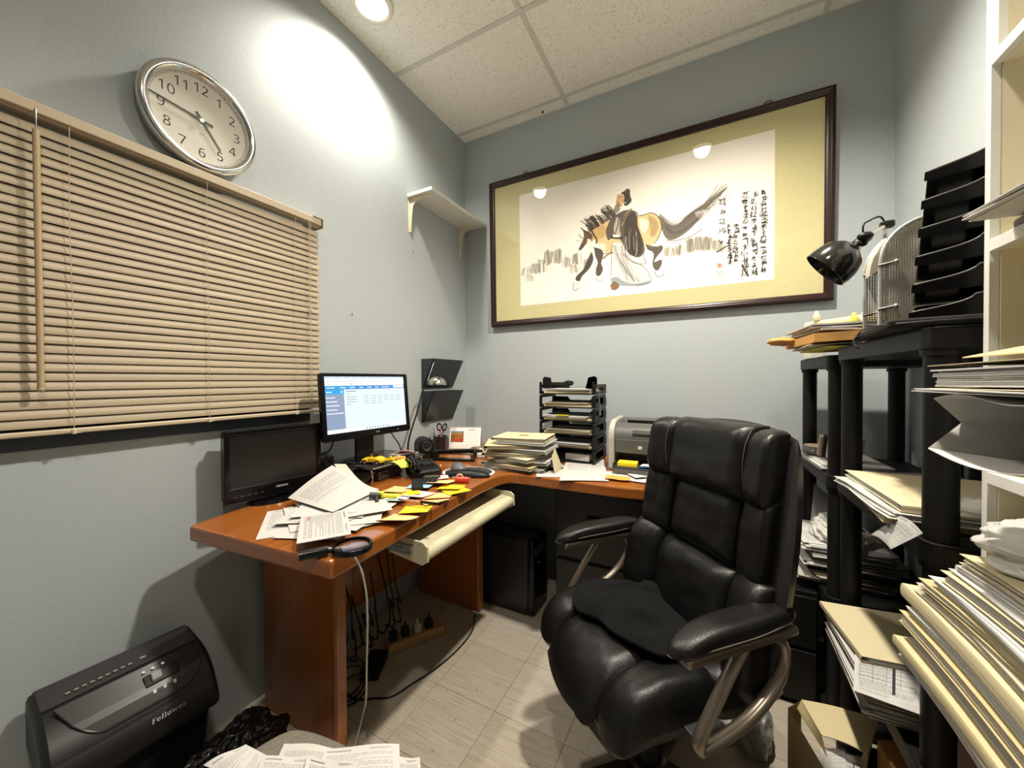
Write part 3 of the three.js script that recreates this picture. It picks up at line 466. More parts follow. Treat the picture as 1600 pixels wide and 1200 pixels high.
// ---------------------------------------------------------------- desk
{
  const t = thing('corner_desk', 'glossy cherry wood corner desk with a pull-out keyboard tray', 'desk', [0, 0, 0]);
  const q = (px, py) => { const p = D(px, py); return [p.x, -p.z]; };
  const nl = q(295, 821), nr = q(515, 879), f1 = q(745, 758), b1 = q(812, 741), b2 = q(920, 755), b3 = q(1000, 760);
  const s = new THREE.Shape();
  s.moveTo(nl[0] + 0.012, nl[1] - 0.002); s.lineTo(nr[0] - 0.018, nr[1]); s.quadraticCurveTo(nr[0], nr[1], nr[0] - 0.001, nr[1] + 0.018);
  s.lineTo(f1[0], f1[1]); s.bezierCurveTo(f1[0] - 0.005, -0.72, f1[0] + 0.005, -0.645, b1[0] + 0.01, b1[1]);
  s.quadraticCurveTo((b1[0] + b2[0]) / 2, b1[1] - 0.01, b2[0], b2[1]); s.quadraticCurveTo(b3[0], b2[1] - 0.012, b3[0] + 0.1, b3[1]); s.quadraticCurveTo(1.56, -0.63, 1.6, -0.58);
  s.lineTo(1.6, -0.012); s.lineTo(0.012, -0.012); s.lineTo(0.014, -1.0); s.lineTo(nl[0] - 0.004, nl[1] + 0.01); s.closePath();
  const top = extrude(s, 0.046, 0.007).rotateX(-Math.PI / 2).translate(0, DT - 0.046, 0);
  mesh('desktop', uvm(top, 1, 'top'), deskWood, t);
  const panel = (x0, x1, z0, z1) => uvm(span(x0, x1, 0.002, DT - 0.046, z0, z1, 0.006), 1, true);
  mesh('side_panel', panel(0.06, 0.455, 1.352, 1.392), deskWood, t);
  mesh('side_panel', panel(0.06, 0.462, 0.528, 0.566), deskWood, t);
  mesh('side_panel', panel(1.535, 1.57, 0.05, 0.5), deskWood, t);
  mesh('edge_band', uvm(span(0.4552, 0.4592, 0.004, DT - 0.047, 1.354, 1.39, 0.001), 1, true), deskWood, t);
  mesh('edge_band', uvm(span(0.4622, 0.4662, 0.004, DT - 0.047, 0.53, 0.564, 0.001), 1, true), deskWood, t);
  mesh('modesty_panel', uvm(span(0.075, 0.093, 0.17, DT - 0.046, 0.566, 1.352), 1), deskWood, t);
  mesh('modesty_edge', span(0.072, 0.097, 0.163, 0.171, 0.566, 1.352, 0.002), M([0.34, 0.28, 0.2], 0.4), t);
  const k = mesh('keyboard_tray', merge([span(0.4, 0.69, 0.628, 0.64, 0.672, 1.255, 0.003),
    extrude((() => { const a = new THREE.Shape(); a.moveTo(0.655, 0.628); a.lineTo(0.7, 0.618); a.quadraticCurveTo(0.722, 0.622, 0.722, 0.642); a.quadraticCurveTo(0.72, 0.66, 0.7, 0.664); a.lineTo(0.66, 0.668); a.closePath(); return a; })(), 0.583, 0.003).translate(0, 0, 0.672)]), beige, t);
  for (const z of [0.664, 1.257]) mesh('end_plate', extrude([[0.56, 0.625], [0.7, 0.61], [0.724, 0.625], [0.722, 0.672], [0.705, 0.684], [0.57, 0.69]], 0.008, 0.002).translate(0, 0, z), beige, k);
  for (const z of [0.648, 1.268]) { mesh('slide_rail', merge([span(0.36, 0.665, 0.64, 0.668, z - 0.003, z + 0.009), span(0.36, 0.64, 0.648, 0.66, z + 0.009, z + 0.013)]), steel, k); mesh('rail_bracket', merge([span(0.52, 0.545, 0.632, DT - 0.046, z + 0.004, z + 0.008), span(0.495, 0.505, 0.632, DT - 0.046, z + 0.004, z + 0.01)]), steel, k); }
}
// ---------------------------------------------------------------- computer monitor with lit screen
{
  const RZ = 0.838;                                                   // riser top
  const t = thing('computer_monitor', 'black desktop monitor with a lit blue and white screen', 'monitor', [0.13, RZ, 1.0], 86 * RAD);
  const W = 0.446, Hh = 0.276, y0 = 0.112;
  const head = new THREE.Group();
  const tilt = (g) => g.rotateX(-5 * RAD).translate(0, y0, 0.045);
  mesh('bezel', tilt(merge([extrude((() => { const a = new THREE.Shape(); const r = 0.012; a.moveTo(-W / 2, r); a.quadraticCurveTo(-W / 2, 0, -W / 2 + r, 0); a.lineTo(W / 2 - r, 0); a.quadraticCurveTo(W / 2, 0, W / 2, r); a.lineTo(W / 2, Hh - 0.006); a.lineTo(W / 2 - 0.006, Hh); a.lineTo(-W / 2 + 0.006, Hh); a.lineTo(-W / 2, Hh - 0.006); a.closePath(); a.holes.push(new THREE.Path([[-W / 2 + 0.019, 0.031], [-W / 2 + 0.019, Hh - 0.014], [W / 2 - 0.019, Hh - 0.014], [W / 2 - 0.019, 0.031]].map((p) => new THREE.Vector2(...p)))); return a; })(), 0.02, 0.003),
    span(-W / 2 + 0.008, W / 2 - 0.008, 0.008, Hh - 0.008, -0.012, 0.012, 0.006), span(-0.14, 0.14, 0.05, 0.22, -0.035, -0.01, 0.012)])), blackGloss, t);
  const sw = W - 0.038, sh = Hh - 0.045;
  const scr = canvasTex(1024, 580, (c, w, h) => {
    c.fillStyle = '#e6f2fb'; c.fillRect(0, 0, w, h); c.fillStyle = '#dcebf5'; c.fillRect(0, 0, w, 26); c.fillStyle = '#f4f9fd'; c.fillRect(0, 26, w, 66);
    c.fillStyle = 'rgba(90,110,130,.4)'; for (let i = 0; i < 9; i++) c.fillRect(20 + i * 100, 10, 62, 6); c.fillRect(90, 46, 300, 6); c.fillRect(30, 46, 30, 8); for (let i = 0; i < 6; i++) c.fillRect(20 + i * 92, 74, 60, 5); c.fillStyle = '#4c5a66'; c.beginPath(); c.arc(300, 78, 6, 0, 7); c.fill();
    const gr = ['#1797dd', '#2f86cf', '#4a80cc']; for (let i = 0; i < 3; i++) { c.fillStyle = gr[i]; c.fillRect(i * w / 3, 96, w / 3 + 1, 38); }
    c.fillStyle = '#fff'; for (const [x, l] of [[22, 90], [170, 70], [280, 70], [400, 52], [500, 62], [600, 60], [690, 110]]) c.fillRect(x, 112, l, 8); c.fillRect(862, 100, 155, 26); c.fillStyle = '#19a8e4'; c.fillRect(822, 100, 38, 28);
    c.fillStyle = '#8a9cb8'; c.fillRect(0, 134, 212, h - 134 - 38); c.fillStyle = '#12a5e6'; c.fillRect(0, 138, 212, 42); c.fillStyle = '#fff'; c.fillRect(18, 155, 60, 9); c.fillRect(178, 148, 14, 22);
    for (const [y, l] of [[210, 74], [252, 96], [292, 120], [334, 98], [372, 168]]) { c.fillRect(16, y, 14, 12); c.fillRect(36, y + 2, l, 8); }
    c.fillStyle = '#dff0f8'; c.fillRect(212, 134, w - 212, h - 134 - 38); c.fillStyle = 'rgba(80,92,100,.62)'; c.fillRect(236, 152, 120, 9); c.fillRect(236, 186, 40, 4);
    for (let r = 0; r < 4; r++) { c.fillRect(240, 212 + r * 26, r === 3 ? 46 : 120, 6); for (let i = 0; i < 6; i++) if (r < 3 || i < 3) c.fillRect(452 + i * 88, 212 + r * 26, 60 + (i % 2) * 12, 5); }
    c.fillStyle = '#eef6fb'; c.fillRect(0, h - 38, w, 38); c.fillStyle = '#54708a'; for (let i = 0; i < 9; i++) c.fillRect(460 + i * 36, h - 26, 14, 14);
  });
  mesh('screen', tilt(new THREE.PlaneGeometry(sw, sh).translate(0, 0.031 + sh / 2, 0.0135)), M([0.02, 0.02, 0.02], 0.3, 0, { emissive: new THREE.Color(0xffffff), emissiveMap: scr, emissiveIntensity: 2.5 }), t);
  const logo = canvasTex(128, 48, (c) => { c.fillStyle = '#08080a'; c.fillRect(0, 0, 128, 48); c.fillStyle = '#aab'; c.font = 'italic bold 38px sans-serif'; c.textAlign = 'center'; c.fillText('acer', 64, 34); });
  mesh('maker_mark', tilt(new THREE.PlaneGeometry(0.03, 0.011).translate(0.03, 0.0165, 0.0202)), M(0xffffff, 0.4, 0, { map: logo }), t);
  mesh('power_light', tilt(new THREE.SphereGeometry(0.002, 8, 6).translate(0.145, 0.014, 0.02)), M([0.4, 0.5, 0.9], 0.3, 0, { emissive: new THREE.Color(0.3, 0.4, 1), emissiveIntensity: 1.5 }), t);
  mesh('neck', merge([span(-0.045, 0.045, 0.01, 0.17, 0.0, 0.02, 0.006)]), blackPlastic, t);
  mesh('stand_base', lathe([[0, 0.0005], [0.088, 0.0005], [0.092, 0.004], [0.084, 0.01], [0.04, 0.016], [0, 0.017]], 48).scale(1.1, 1, 0.72), blackGloss, t);
  const glow = new THREE.RectAreaLight(new THREE.Color(0.86, 0.95, 1), 1.1, sw, sh); glow.name = 'monitor_screen_light';
  glow.position.set(0, y0 + 0.15, 0.062); glow.rotation.set(-5 * RAD, Math.PI, 0); t.add(glow);
  // cables behind
  single('monitor_cable', 'black cable hanging behind the lit monitor', 'cable', tube([[0.08, 0.97, 0.8], [0.075, 0.92, 0.77], [0.09, 0.86, 0.735], [0.1, 0.77, 0.72]], 0.003, 24, 6), blackPlastic);
  single('video_cable', 'black video cable plugged in below the lit monitor', 'cable', merge([tube([[0.1, 0.95, 1.12], [0.09, 0.9, 1.14], [0.075, 0.892, 1.15], [0.06, 0.888, 1.155]], 0.0035, 20, 6), tube([[0.06, 0.888, 1.155], [0.055, 0.9, 1.175], [0.045, 0.915, 1.19], [0.035, 0.905, 1.205]], 0.002, 20, 6)]), blackPlastic);
  // riser
  const r = thing('monitor_riser', 'smoked glass monitor riser on a bent chrome wire frame', 'riser', [0, DT, 0]);
  mesh('glass_shelf', span(0.02, 0.285, RZ - DT - 0.006, RZ - DT, 0.765, 1.1, 0.002), M([0.03, 0.03, 0.028], 0.12), r);
  const h = RZ - DT - 0.009;
  for (const z of [0.79, 1.09]) mesh('wire_leg', tube([[0.03, h, z], [0.27, h, z], [0.285, h - 0.006, z], [0.287, 0.012, z], [0.275, 0.004, z], [0.2, 0.004, z], [0.03, 0.004, z]], 0.0032, 60, 8), chrome, r);
  mesh('front_wire', bar([0.29, h + 0.003, 0.79], [0.29, h + 0.003, 1.09], 0.003), chrome, r);
}
// ---------------------------------------------------------------- small television, switched off
{
  const t = thing('small_television', 'small black television switched off beside the blind', 'television', [0.098, DT, 1.366], 82 * RAD);
  const W = 0.318, Hh = 0.246, y0 = 0.018;
  mesh('bezel', merge([extrude((() => { const a = new THREE.Shape([[-W / 2, 0], [W / 2, 0], [W / 2, Hh], [-W / 2, Hh]].map((p) => new THREE.Vector2(...p))); a.holes.push(new THREE.Path([[-W / 2 + 0.016, 0.052], [-W / 2 + 0.016, Hh - 0.016], [W / 2 - 0.016, Hh - 0.016], [W / 2 - 0.016, 0.052]].map((p) => new THREE.Vector2(...p)))); return a; })(), 0.022, 0.003).translate(0, y0, 0), span(-W / 2 + 0.004, W / 2 - 0.004, y0 + 0.004, y0 + Hh - 0.004, -0.03, 0.01, 0.008)]), blackGloss, t);
  mesh('screen', new THREE.PlaneGeometry(W - 0.032, Hh - 0.068).translate(0, y0 + 0.052 + (Hh - 0.068) / 2, 0.0165), M([0.01, 0.0085, 0.0085], 0.3), t);
  const logo = canvasTex(256, 48, (c) => { c.fillStyle = '#0b0a0b'; c.fillRect(0, 0, 256, 48); c.fillStyle = '#d8d8dc'; c.font = 'bold 40px sans-serif'; c.textAlign = 'center'; c.fillText('INSIGNIA', 128, 38); });
  mesh('maker_mark', new THREE.PlaneGeometry(0.052, 0.0098).translate(0.015, y0 + 0.032, 0.0224), M(0xffffff, 0.4, 0, { map: logo }), t);
  mesh('button_strip', merge(Array.from({ length: 5 }, (_, k) => rbox(0.012, 0.004, 0.003, 0.001, -0.13 + k * 0.02, y0 + 0.022, 0.0225))), darkGrey, t);
  mesh('stand', merge([cyl(0.085, 0.09, 0.01, 0, 0.006, 0, 40).scale(1, 1, 0.72), span(-0.035, 0.035, 0.008, 0.03, -0.02, 0.012, 0.004)]), blackGloss, t);
}
// ---------------------------------------------------------------- speakers, lamp
{
  const t = thing('desk_speaker', 'black boxy desk speaker between the television and the monitor', 'speaker', [0.06, DT, 1.148], 78 * RAD, 'desk speakers');
  mesh('cabinet', deform(rbox(0.076, 0.115, 0.08, 0.01, 0, 0.058, 0), (v) => { v.z -= (v.y - 0.05) * 0.25; }), blackPlastic, t);
  for (const [y, r] of [[0.04, 0.026], [0.088, 0.013]]) mesh('driver', lathe([[0, 0.001], [r * 0.4, 0], [r * 0.85, 0.006], [r, 0.008], [r, 0]], 28).rotateX(Math.PI / 2 - 0.25).translate(0, y, 0.058 - y * 0.25 + 0.001), darkGrey, t);
  const q = X0(650, 712, 0.13);
  function X0(px, py, x) { return PX(px, py, x); }
  const s = thing('desk_speaker', 'black round-topped desk speaker beside the lamp pole', 'speaker', [0.135, DT, 0.598], 60 * RAD, 'desk speakers');
  mesh('cabinet', extrude((() => { const a = new THREE.Shape(); a.moveTo(-0.045, 0); a.lineTo(0.045, 0); a.lineTo(0.043, 0.075); a.quadraticCurveTo(0.04, 0.12, 0, 0.122); a.quadraticCurveTo(-0.04, 0.12, -0.043, 0.075); a.closePath(); return a; })(), 0.09, 0.008).translate(0, 0, -0.045), blackPlastic, s);
  mesh('driver', lathe([[0, 0.002], [0.012, 0], [0.024, 0.006], [0.028, 0.008], [0.028, 0]], 28).rotateX(Math.PI / 2).translate(0, 0.078, 0.044), darkGrey, s);
  const a = PX(638, 692, 0.1), b = PX(662, 606, 0.1), c = PX(668, 596, 0.115), d = PX(683, 596, 0.145);
  const l = thing('desk_lamp', 'slim black desk lamp with a small chrome dome shade', 'lamp', [a.x, DT, a.z]);
  mesh('base', lathe([[0, 0], [0.036, 0], [0.037, 0.006], [0.024, 0.014], [0.008, 0.022], [0, 0.022]], 32), blackPlastic, l);
  const L = (v, o = 0) => V(v.x - a.x, v.y - DT + o, v.z - a.z);
  mesh('pole', tube([V(0, 0.01, 0), L(a), L(a.clone().lerp(b, 0.6), -0.004), L(b), L(c)], 0.0045, 40, 8), blackPlastic, l);
  mesh('chain', bar(L(c, 0.003), L(PX(678, 566, 0.1)), 0.0008, 6), steel, l);
  const shade = mesh('shade', lathe([[0.004, 0.04], [0.02, 0.0375], [0.036, 0.026], [0.044, 0.01], [0.047, 0], [0.044, 0.0005], [0.034, 0.024], [0.018, 0.035], [0.004, 0.038]], 40), M([0.55, 0.53, 0.48], 0.16, 1), l);
  const sp = L(d); shade.position.set(sp.x, sp.y - 0.016, sp.z); shade.rotation.set(0.06, 0, -0.1); shade.scale.setScalar(1.15);
}

// ---------------------------------------------------------------- office chair
{
  const t = thing('office_chair', 'high-backed black leather office chair with padded arms', 'office chair', [1.352, 0, 1.068], -45 * RAD);
  const leatherBump = dataTex(512, (u, v) => 0.5 + 0.3 * pn(u, v, 46) + 0.24 * pn(u, v, 110, 3) + 0.1 * pn(u, v, 12, 8));
  const leather = M([0.0055, 0.0053, 0.0053], 0.35, 0, { bump: [leatherBump, 0.0005], specularIntensity: 0.7 });
  leatherBump.repeat.set(9, 9);
  const seam = M([0.11, 0.1, 0.085], 0.55), pewter = M([0.24, 0.205, 0.165], 0.3, 0.7), shell = M([0.012, 0.011, 0.011], 0.45);
  // backrest: parts laid out along its height s (0 at the seat) and bent onto a leaning, wrapped surface
  const line = (s) => { const y = 0.45 + s * 0.945, z = -0.155 - 0.02 * Math.sin(s * 5) - 0.19 * s * s - 0.055 * s; return [y, z]; };
  const onBack = (v) => { const s = v.y, [y, z] = line(s), [y2, z2] = line(s + 0.01), dy = y2 - y, dz = z2 - z, l = Math.hypot(dy, dz), wrap = 1.0 * v.x * v.x, n = v.z + wrap; v.set(v.x, y + n * (-dz / l) * 1, z + n * (dy / l)); };
  const crease = (x, y, f = 1) => 0.0035 * f * noise.noise(x * 14, y * 22, 1.3) + 0.002 * f * noise.noise(x * 40, y * 9, 5.1);
  const cushion = (name, w, h, d, x, s, k = 0.3, n = 4, parent = t, mat = leather) => {
    const g = pillow(w, h, d, 0.02, k, n, 26, 26).translate(x, s, 0);
    deform(g, (v) => { if (v.z > 0.002) v.z += crease(v.x, v.y); v.x = v.x * 0.95 + 0.02; onBack(v); });
    return mesh(name, g, mat, parent);
  };
  { const g = pillow(0.53, 0.7, 0.022, 0.06, 0.42, 6, 26, 30).translate(0.03, 0.315, 0); deform(g, (v) => { v.x *= 1 - 0.12 * Math.max(0, v.y - 0.4); v.z -= 0.012; onBack(v); }); mesh('back_shell', g, shell, t); }
  const head = cushion('headrest', 0.315, 0.225, 0.088, 0, 0.545, 0.12, 6);
  for (const s of [-1, 1]) cushion('headrest_wing', 0.105, 0.215, 0.07, s * 0.186, 0.54, 0.35, 5, head);
  const mid = cushion('back_cushion', 0.27, 0.215, 0.062, 0, 0.36, 0.1, 6);
  for (const s of [-1, 1]) cushion('back_wing', 0.115, 0.24, 0.052, s * 0.186, 0.362, 0.3, 5, mid);
  const lum = cushion('lumbar_cushion', 0.3, 0.25, 0.085, 0, 0.145, 0.12, 5);
  for (const s of [-1, 1]) cushion('lumbar_wing', 0.13, 0.3, 0.072, s * 0.2, 0.14, 0.35, 4, lum);
  // stitched seams on the headrest and wings
  const seamLine = (pts, r = 0.0011) => { const c = pts.map(([x, s, n]) => { const v = V(x * 0.95 + 0.02, s, n); onBack(v); return v; }); return tube(c, r, 40, 5); };
  for (const s of [-1, 1]) {
    mesh('stitching', seamLine([[s * 0.15, 0.645, 0.052], [s * 0.153, 0.6, 0.071], [s * 0.153, 0.55, 0.073], [s * 0.151, 0.49, 0.062]]), seam, head);
    mesh('stitching', seamLine([[s * 0.205, 0.635, 0.03], [s * 0.228, 0.6, 0.034], [s * 0.232, 0.54, 0.036], [s * 0.226, 0.46, 0.03]]), seam, head);
    mesh('stitching', seamLine([[s * 0.245, 0.26, 0.03], [s * 0.252, 0.16, 0.035], [s * 0.25, 0.05, 0.03]]), seam, lum);
  }
  // seat: a deep pan, a middle cushion and two bolsters that roll over the front
  const roll = (v, top) => { // v.x across, v.y along the seat (front is +), v.z height above the pan
    const z = v.y, drop = z > 0.13 ? 3.6 * (z - 0.13) ** 2 : 0; v.set(v.x, top + v.z - drop, z);
  };
  const seatPart = (name, w, l, d, x, z, top, k, n, parent = t) => { const g = pillow(w, l, d, 0.045, k, n, 28, 30).translate(x, z, 0); deform(g, (v) => { if (v.z > 0.002) v.z += crease(v.x, v.y, 1.3); roll(v, top); }); return mesh(name, g, leather, parent); };
  const seat = seatPart('seat_cushion', 0.27, 0.5, 0.072, -0.024, 0.015, 0.43, 0.3, 5);
  for (const s of [-1, 1]) {
    seatPart('seat_bolster', 0.135, 0.31, 0.08, s * 0.175 - 0.024, 0.085, 0.43, 0.45, 4, seat);
    seatPart('seat_side', 0.135, 0.22, 0.068, s * 0.175 - 0.024, -0.13, 0.43, 0.25, 5, seat);
  }
  { const out = []; for (const s of [-1, 1]) { const c = []; for (let k = 0; k <= 20; k++) { const a = -0.5 + k / 20 * (Math.PI + 1); const v = V(s * 0.175 - 0.024 + Math.cos(a) * 0.057, 0.095 + Math.sin(a) * 0.13, 0.043); roll(v, 0.43); c.push(v); } out.push(tube(c, 0.0016, 60, 6)); } mesh('piping', merge(out), seam, seat); }
  { const g = pillow(0.46, 0.46, 0.012, 0.05, 0.3, 7, 24, 24).translate(-0.024, 0.005, 0); deform(g, (v) => roll(v, 0.425)); mesh('seat_pan', g, shell, t); }
  // arms
  for (const s of [-1, 1]) {
    const g = pillow(0.076, 0.335, 0.024, 0.016, 0.75, 5, 18, 28); deform(g, (v) => { const z = v.y; v.set(v.x, 0.672 + v.z - 0.9 * Math.max(0, z - 0.02) ** 2 + 0.1 * (-z) * 0.3, z); }); g.translate(s * 0.272, 0, -0.005);
    const pad = mesh('arm_pad', g, leather, t);
    const ring = []; for (let k = 0; k < 48; k++) { const a = k / 48 * 2 * Math.PI, z = Math.sin(a) * 0.168; ring.push(V(s * 0.272 + Math.cos(a) * 0.041 * (1 - 0.18 * Math.sin(a) ** 6), 0.671 - 0.9 * Math.max(0, z - 0.02) ** 2 - 0.03 * z, z - 0.005)); }
    mesh('stitching', tube(ring, 0.0013, 90, 5, true), seam, pad);
    mesh('arm_rest_plate', deform(rbox(0.055, 0.022, 0.3, 0.009, 0, 0, 0, 3), (v) => { v.y += 0.645 - 0.5 * Math.max(0, v.z - 0.02) ** 2; v.x += s * 0.272; v.z -= 0.012; }), pewter, t);
    // open loop of flat bent metal: front strut, low corner, rear strut
    const path = [[0.64, -0.02], [0.575, 0.03], [0.51, 0.075], [0.468, 0.1], [0.45, 0.098], [0.452, 0.06], [0.478, -0.03], [0.52, -0.095], [0.57, -0.13], [0.62, -0.125], [0.64, -0.1]];
    const loop = tube(path.map(([y, z]) => V(s * 0.285, y, z)), 0.0105, 120, 10); deform(loop, (v) => { v.x = s * 0.285 + (v.x - s * 0.285) * 1.35; });
    mesh('arm_bracket', loop, pewter, t);
    mesh('bracket_plate', span(s > 0 ? 0.23 : -0.29, s > 0 ? 0.29 : -0.23, 0.436, 0.45, 0.0, 0.09, 0.004), shell, t);
  }
  // mechanism, column, star base with castors
  mesh('tilt_mechanism', rbox(0.2, 0.05, 0.26, 0.012, 0, 0.345, 0.0), blackPlastic, t);
  mesh('gas_column', merge([cyl(0.026, 0.026, 0.2, 0, 0.24, 0), cyl(0.034, 0.036, 0.16, 0, 0.17, 0)]), blackPlastic, t);
  const baseM = M([0.03, 0.014, 0.011], 0.3, 0, { clearcoat: 0.4, clearcoatRoughness: 0.2 });
  mesh('base_hub', lathe([[0, 0.135], [0.045, 0.135], [0.055, 0.12], [0.058, 0.08], [0, 0.075]], 32), baseM, t);
  for (let k = 0; k < 5; k++) {
    const a = (k * 72 + 64) * RAD, leg = new THREE.Group();
    const g = deform(rbox(0.05, 0.036, 0.3, 0.012, 0, 0, 0.165, 3), (v) => { const u = v.z / 0.31; v.x *= 1.15 - 0.35 * u; v.y = v.y * (1.1 - 0.4 * u) + 0.105 - 0.022 * u * u * 1.4; }).rotateY(a);
    const m = mesh('base_leg', g, baseM, t);
    mesh('castor', merge([...[-0.012, 0.012].map((x) => cyl(0.026, 0.026, 0.018, 0, 0, 0, 20).rotateZ(Math.PI / 2).translate(x, 0.026, 0.3)), cyl(0.008, 0.008, 0.05, 0, 0.062, 0.3, 10), rbox(0.044, 0.026, 0.046, 0.01, 0, 0.048, 0.296)]).rotateY(a), blackPlastic, m);
  }
  // black garment thrown on the seat
  const cloth = [], N = 40; const pos = [], idx = [], uv = [];
  const outline = (a) => 0.155 * (1 + 0.2 * Math.cos(2 * a + 0.6) + 0.07 * Math.sin(3 * a + 1) + 0.04 * Math.sin(7 * a));
  for (let s = 0; s < 2; s++) for (let j = 0; j <= N; j++) for (let i = 0; i <= 64; i++) {
    const a = i / 64 * 2 * Math.PI, r = j / N, R = outline(a) * r, x = Math.cos(a) * R - 0.045, z = Math.max(-0.085 - 0.02 * Math.abs(Math.cos(a)), Math.sin(a) * R + 0.02);
    const dome = (1 - r ** 3) * (0.024 + 0.022 * noise.noise(x * 11, z * 11, 2.2) + 0.03 * Math.max(0, noise.noise(x * 17 + 3, z * 11, 7))) + 0.007 * Math.max(0, 1 - ((x + 0.1) ** 2 + (z + 0.12) ** 2) / 0.004) * 6;
    const under = 0.5165 - (Math.max(0, z - 0.13) ** 2) * 3.4 + (Math.abs(x + 0.024) > 0.1 ? 0.006 : 0);
    pos.push(x, s ? under : under + 0.007 + dome, z); uv.push(x, z);
  }
  const M1 = (N + 1) * 65; for (let s = 0; s < 2; s++) for (let j = 0; j < N; j++) for (let i = 0; i < 64; i++) { const p = s * M1 + j * 65 + i, q = p + 1, r = p + 65, w = r + 1; s ? idx.push(p, r, q, q, r, w) : idx.push(p, q, r, q, w, r); }
  for (let i = 0; i < 64; i++) { const p = N * 65 + i; idx.push(p, p + 1, M1 + p, p + 1, M1 + p + 1, M1 + p); }
  const cg = new THREE.BufferGeometry(); cg.setAttribute('position', new THREE.Float32BufferAttribute(pos, 3)); cg.setAttribute('uv', new THREE.Float32BufferAttribute(uv, 2)); cg.setIndex(idx); cg.computeVertexNormals();
  single('folded_garment', 'black knitted garment lying on the office chair seat', 'garment', cg, M([0.005, 0.005, 0.0055], 0.95, 0, { bump: [grainBump, 0.001], specularIntensity: 0.35 }), [1.352, 0, 1.068], -45 * RAD);
}

// ---------------------------------------------------------------- things on the desk
{
  // black phone base and hole punch beside the riser
  const p = D(642, 742), t = thing('desk_phone', 'black desk phone with two small lights beside the riser', 'phone', [p.x + 0.064, DT + 0.0006, p.z - 0.012], 62 * RAD);
  mesh('body', deform(rbox(0.13, 0.05, 0.12, 0.014, 0, 0.027, 0, 3), (v) => { v.y *= 1 + 0.35 * (-v.z / 0.065) * (v.y > 0.02 ? 1 : 0); }), blackPlastic, t);
  mesh('handset', merge([tube([[-0.05, 0.062, -0.05], [-0.052, 0.082, -0.01], [-0.05, 0.062, 0.05]], 0.014, 24, 10), cyl(0.024, 0.022, 0.024, -0.05, 0.062, -0.05), cyl(0.024, 0.022, 0.024, -0.05, 0.06, 0.05)]), blackGloss, t);
  mesh('keypad', merge(Array.from({ length: 12 }, (_, k) => rbox(0.013, 0.004, 0.01, 0.001, 0.0 + (k % 3) * 0.02, 0.056, -0.03 + Math.floor(k / 3) * 0.017))), darkGrey, t);
  mesh('indicator_light', merge([new THREE.SphereGeometry(0.003, 8, 6).translate(0.074, 0.04, 0.02), new THREE.SphereGeometry(0.003, 8, 6).translate(0.074, 0.022, 0.02)]), M([0.9, 0.9, 0.9], 0.3, 0, { emissive: new THREE.Color(1, 1, 1), emissiveIntensity: 1 }), t);
  const q = D(668, 752), k = thing('pocket_calculator', 'dark flat calculator lying in front of the desk phone', 'calculator', [q.x + 0.02, DT, q.z + 0.012], 0.5);
  mesh('body', rbox(0.075, 0.014, 0.12, 0.004, 0, 0.008, 0), darkGrey, k);
  mesh('display', rbox(0.06, 0.002, 0.025, 0.0008, 0, 0.0155, -0.045), M([0.12, 0.13, 0.08], 0.2), k);
  mesh('keys', merge(Array.from({ length: 20 }, (_, n) => rbox(0.01, 0.003, 0.011, 0.001, -0.026 + (n % 4) * 0.0175, 0.016, -0.02 + Math.floor(n / 4) * 0.0165))), blackPlastic, k);
  const s = D(658, 763); single('eyeglass_case', 'slim black eyeglass case lying near the blue sticky note', 'case', deform(rbox(0.05, 0.022, 0.13, 0.01, 0, 0.011, 0, 3), (v) => { v.x *= 1 - 4 * v.z * v.z * 10; }), blackMatte, [s.x - 0.02, DT, s.z], 0.75);
  // binder of dark files under the riser
  const b = D(600, 757); const bx = thing('document_case', 'dark grey document case stuffed under the glass riser', 'case', [0.19, DT, 0.97], 0.1);
  mesh('case_body', rbox(0.15, 0.04, 0.15, 0.008, 0, 0.021, 0), M([0.035, 0.028, 0.024], 0.4), bx); mesh('flap', patch([V(-0.06, 0.03, 0.078), V(0.06, 0.042, 0.078), V(0.03, 0.004, 0.1), V(-0.03, 0.004, 0.1)], () => 0, 0.001, 4, 4), greyPlastic, bx);
}
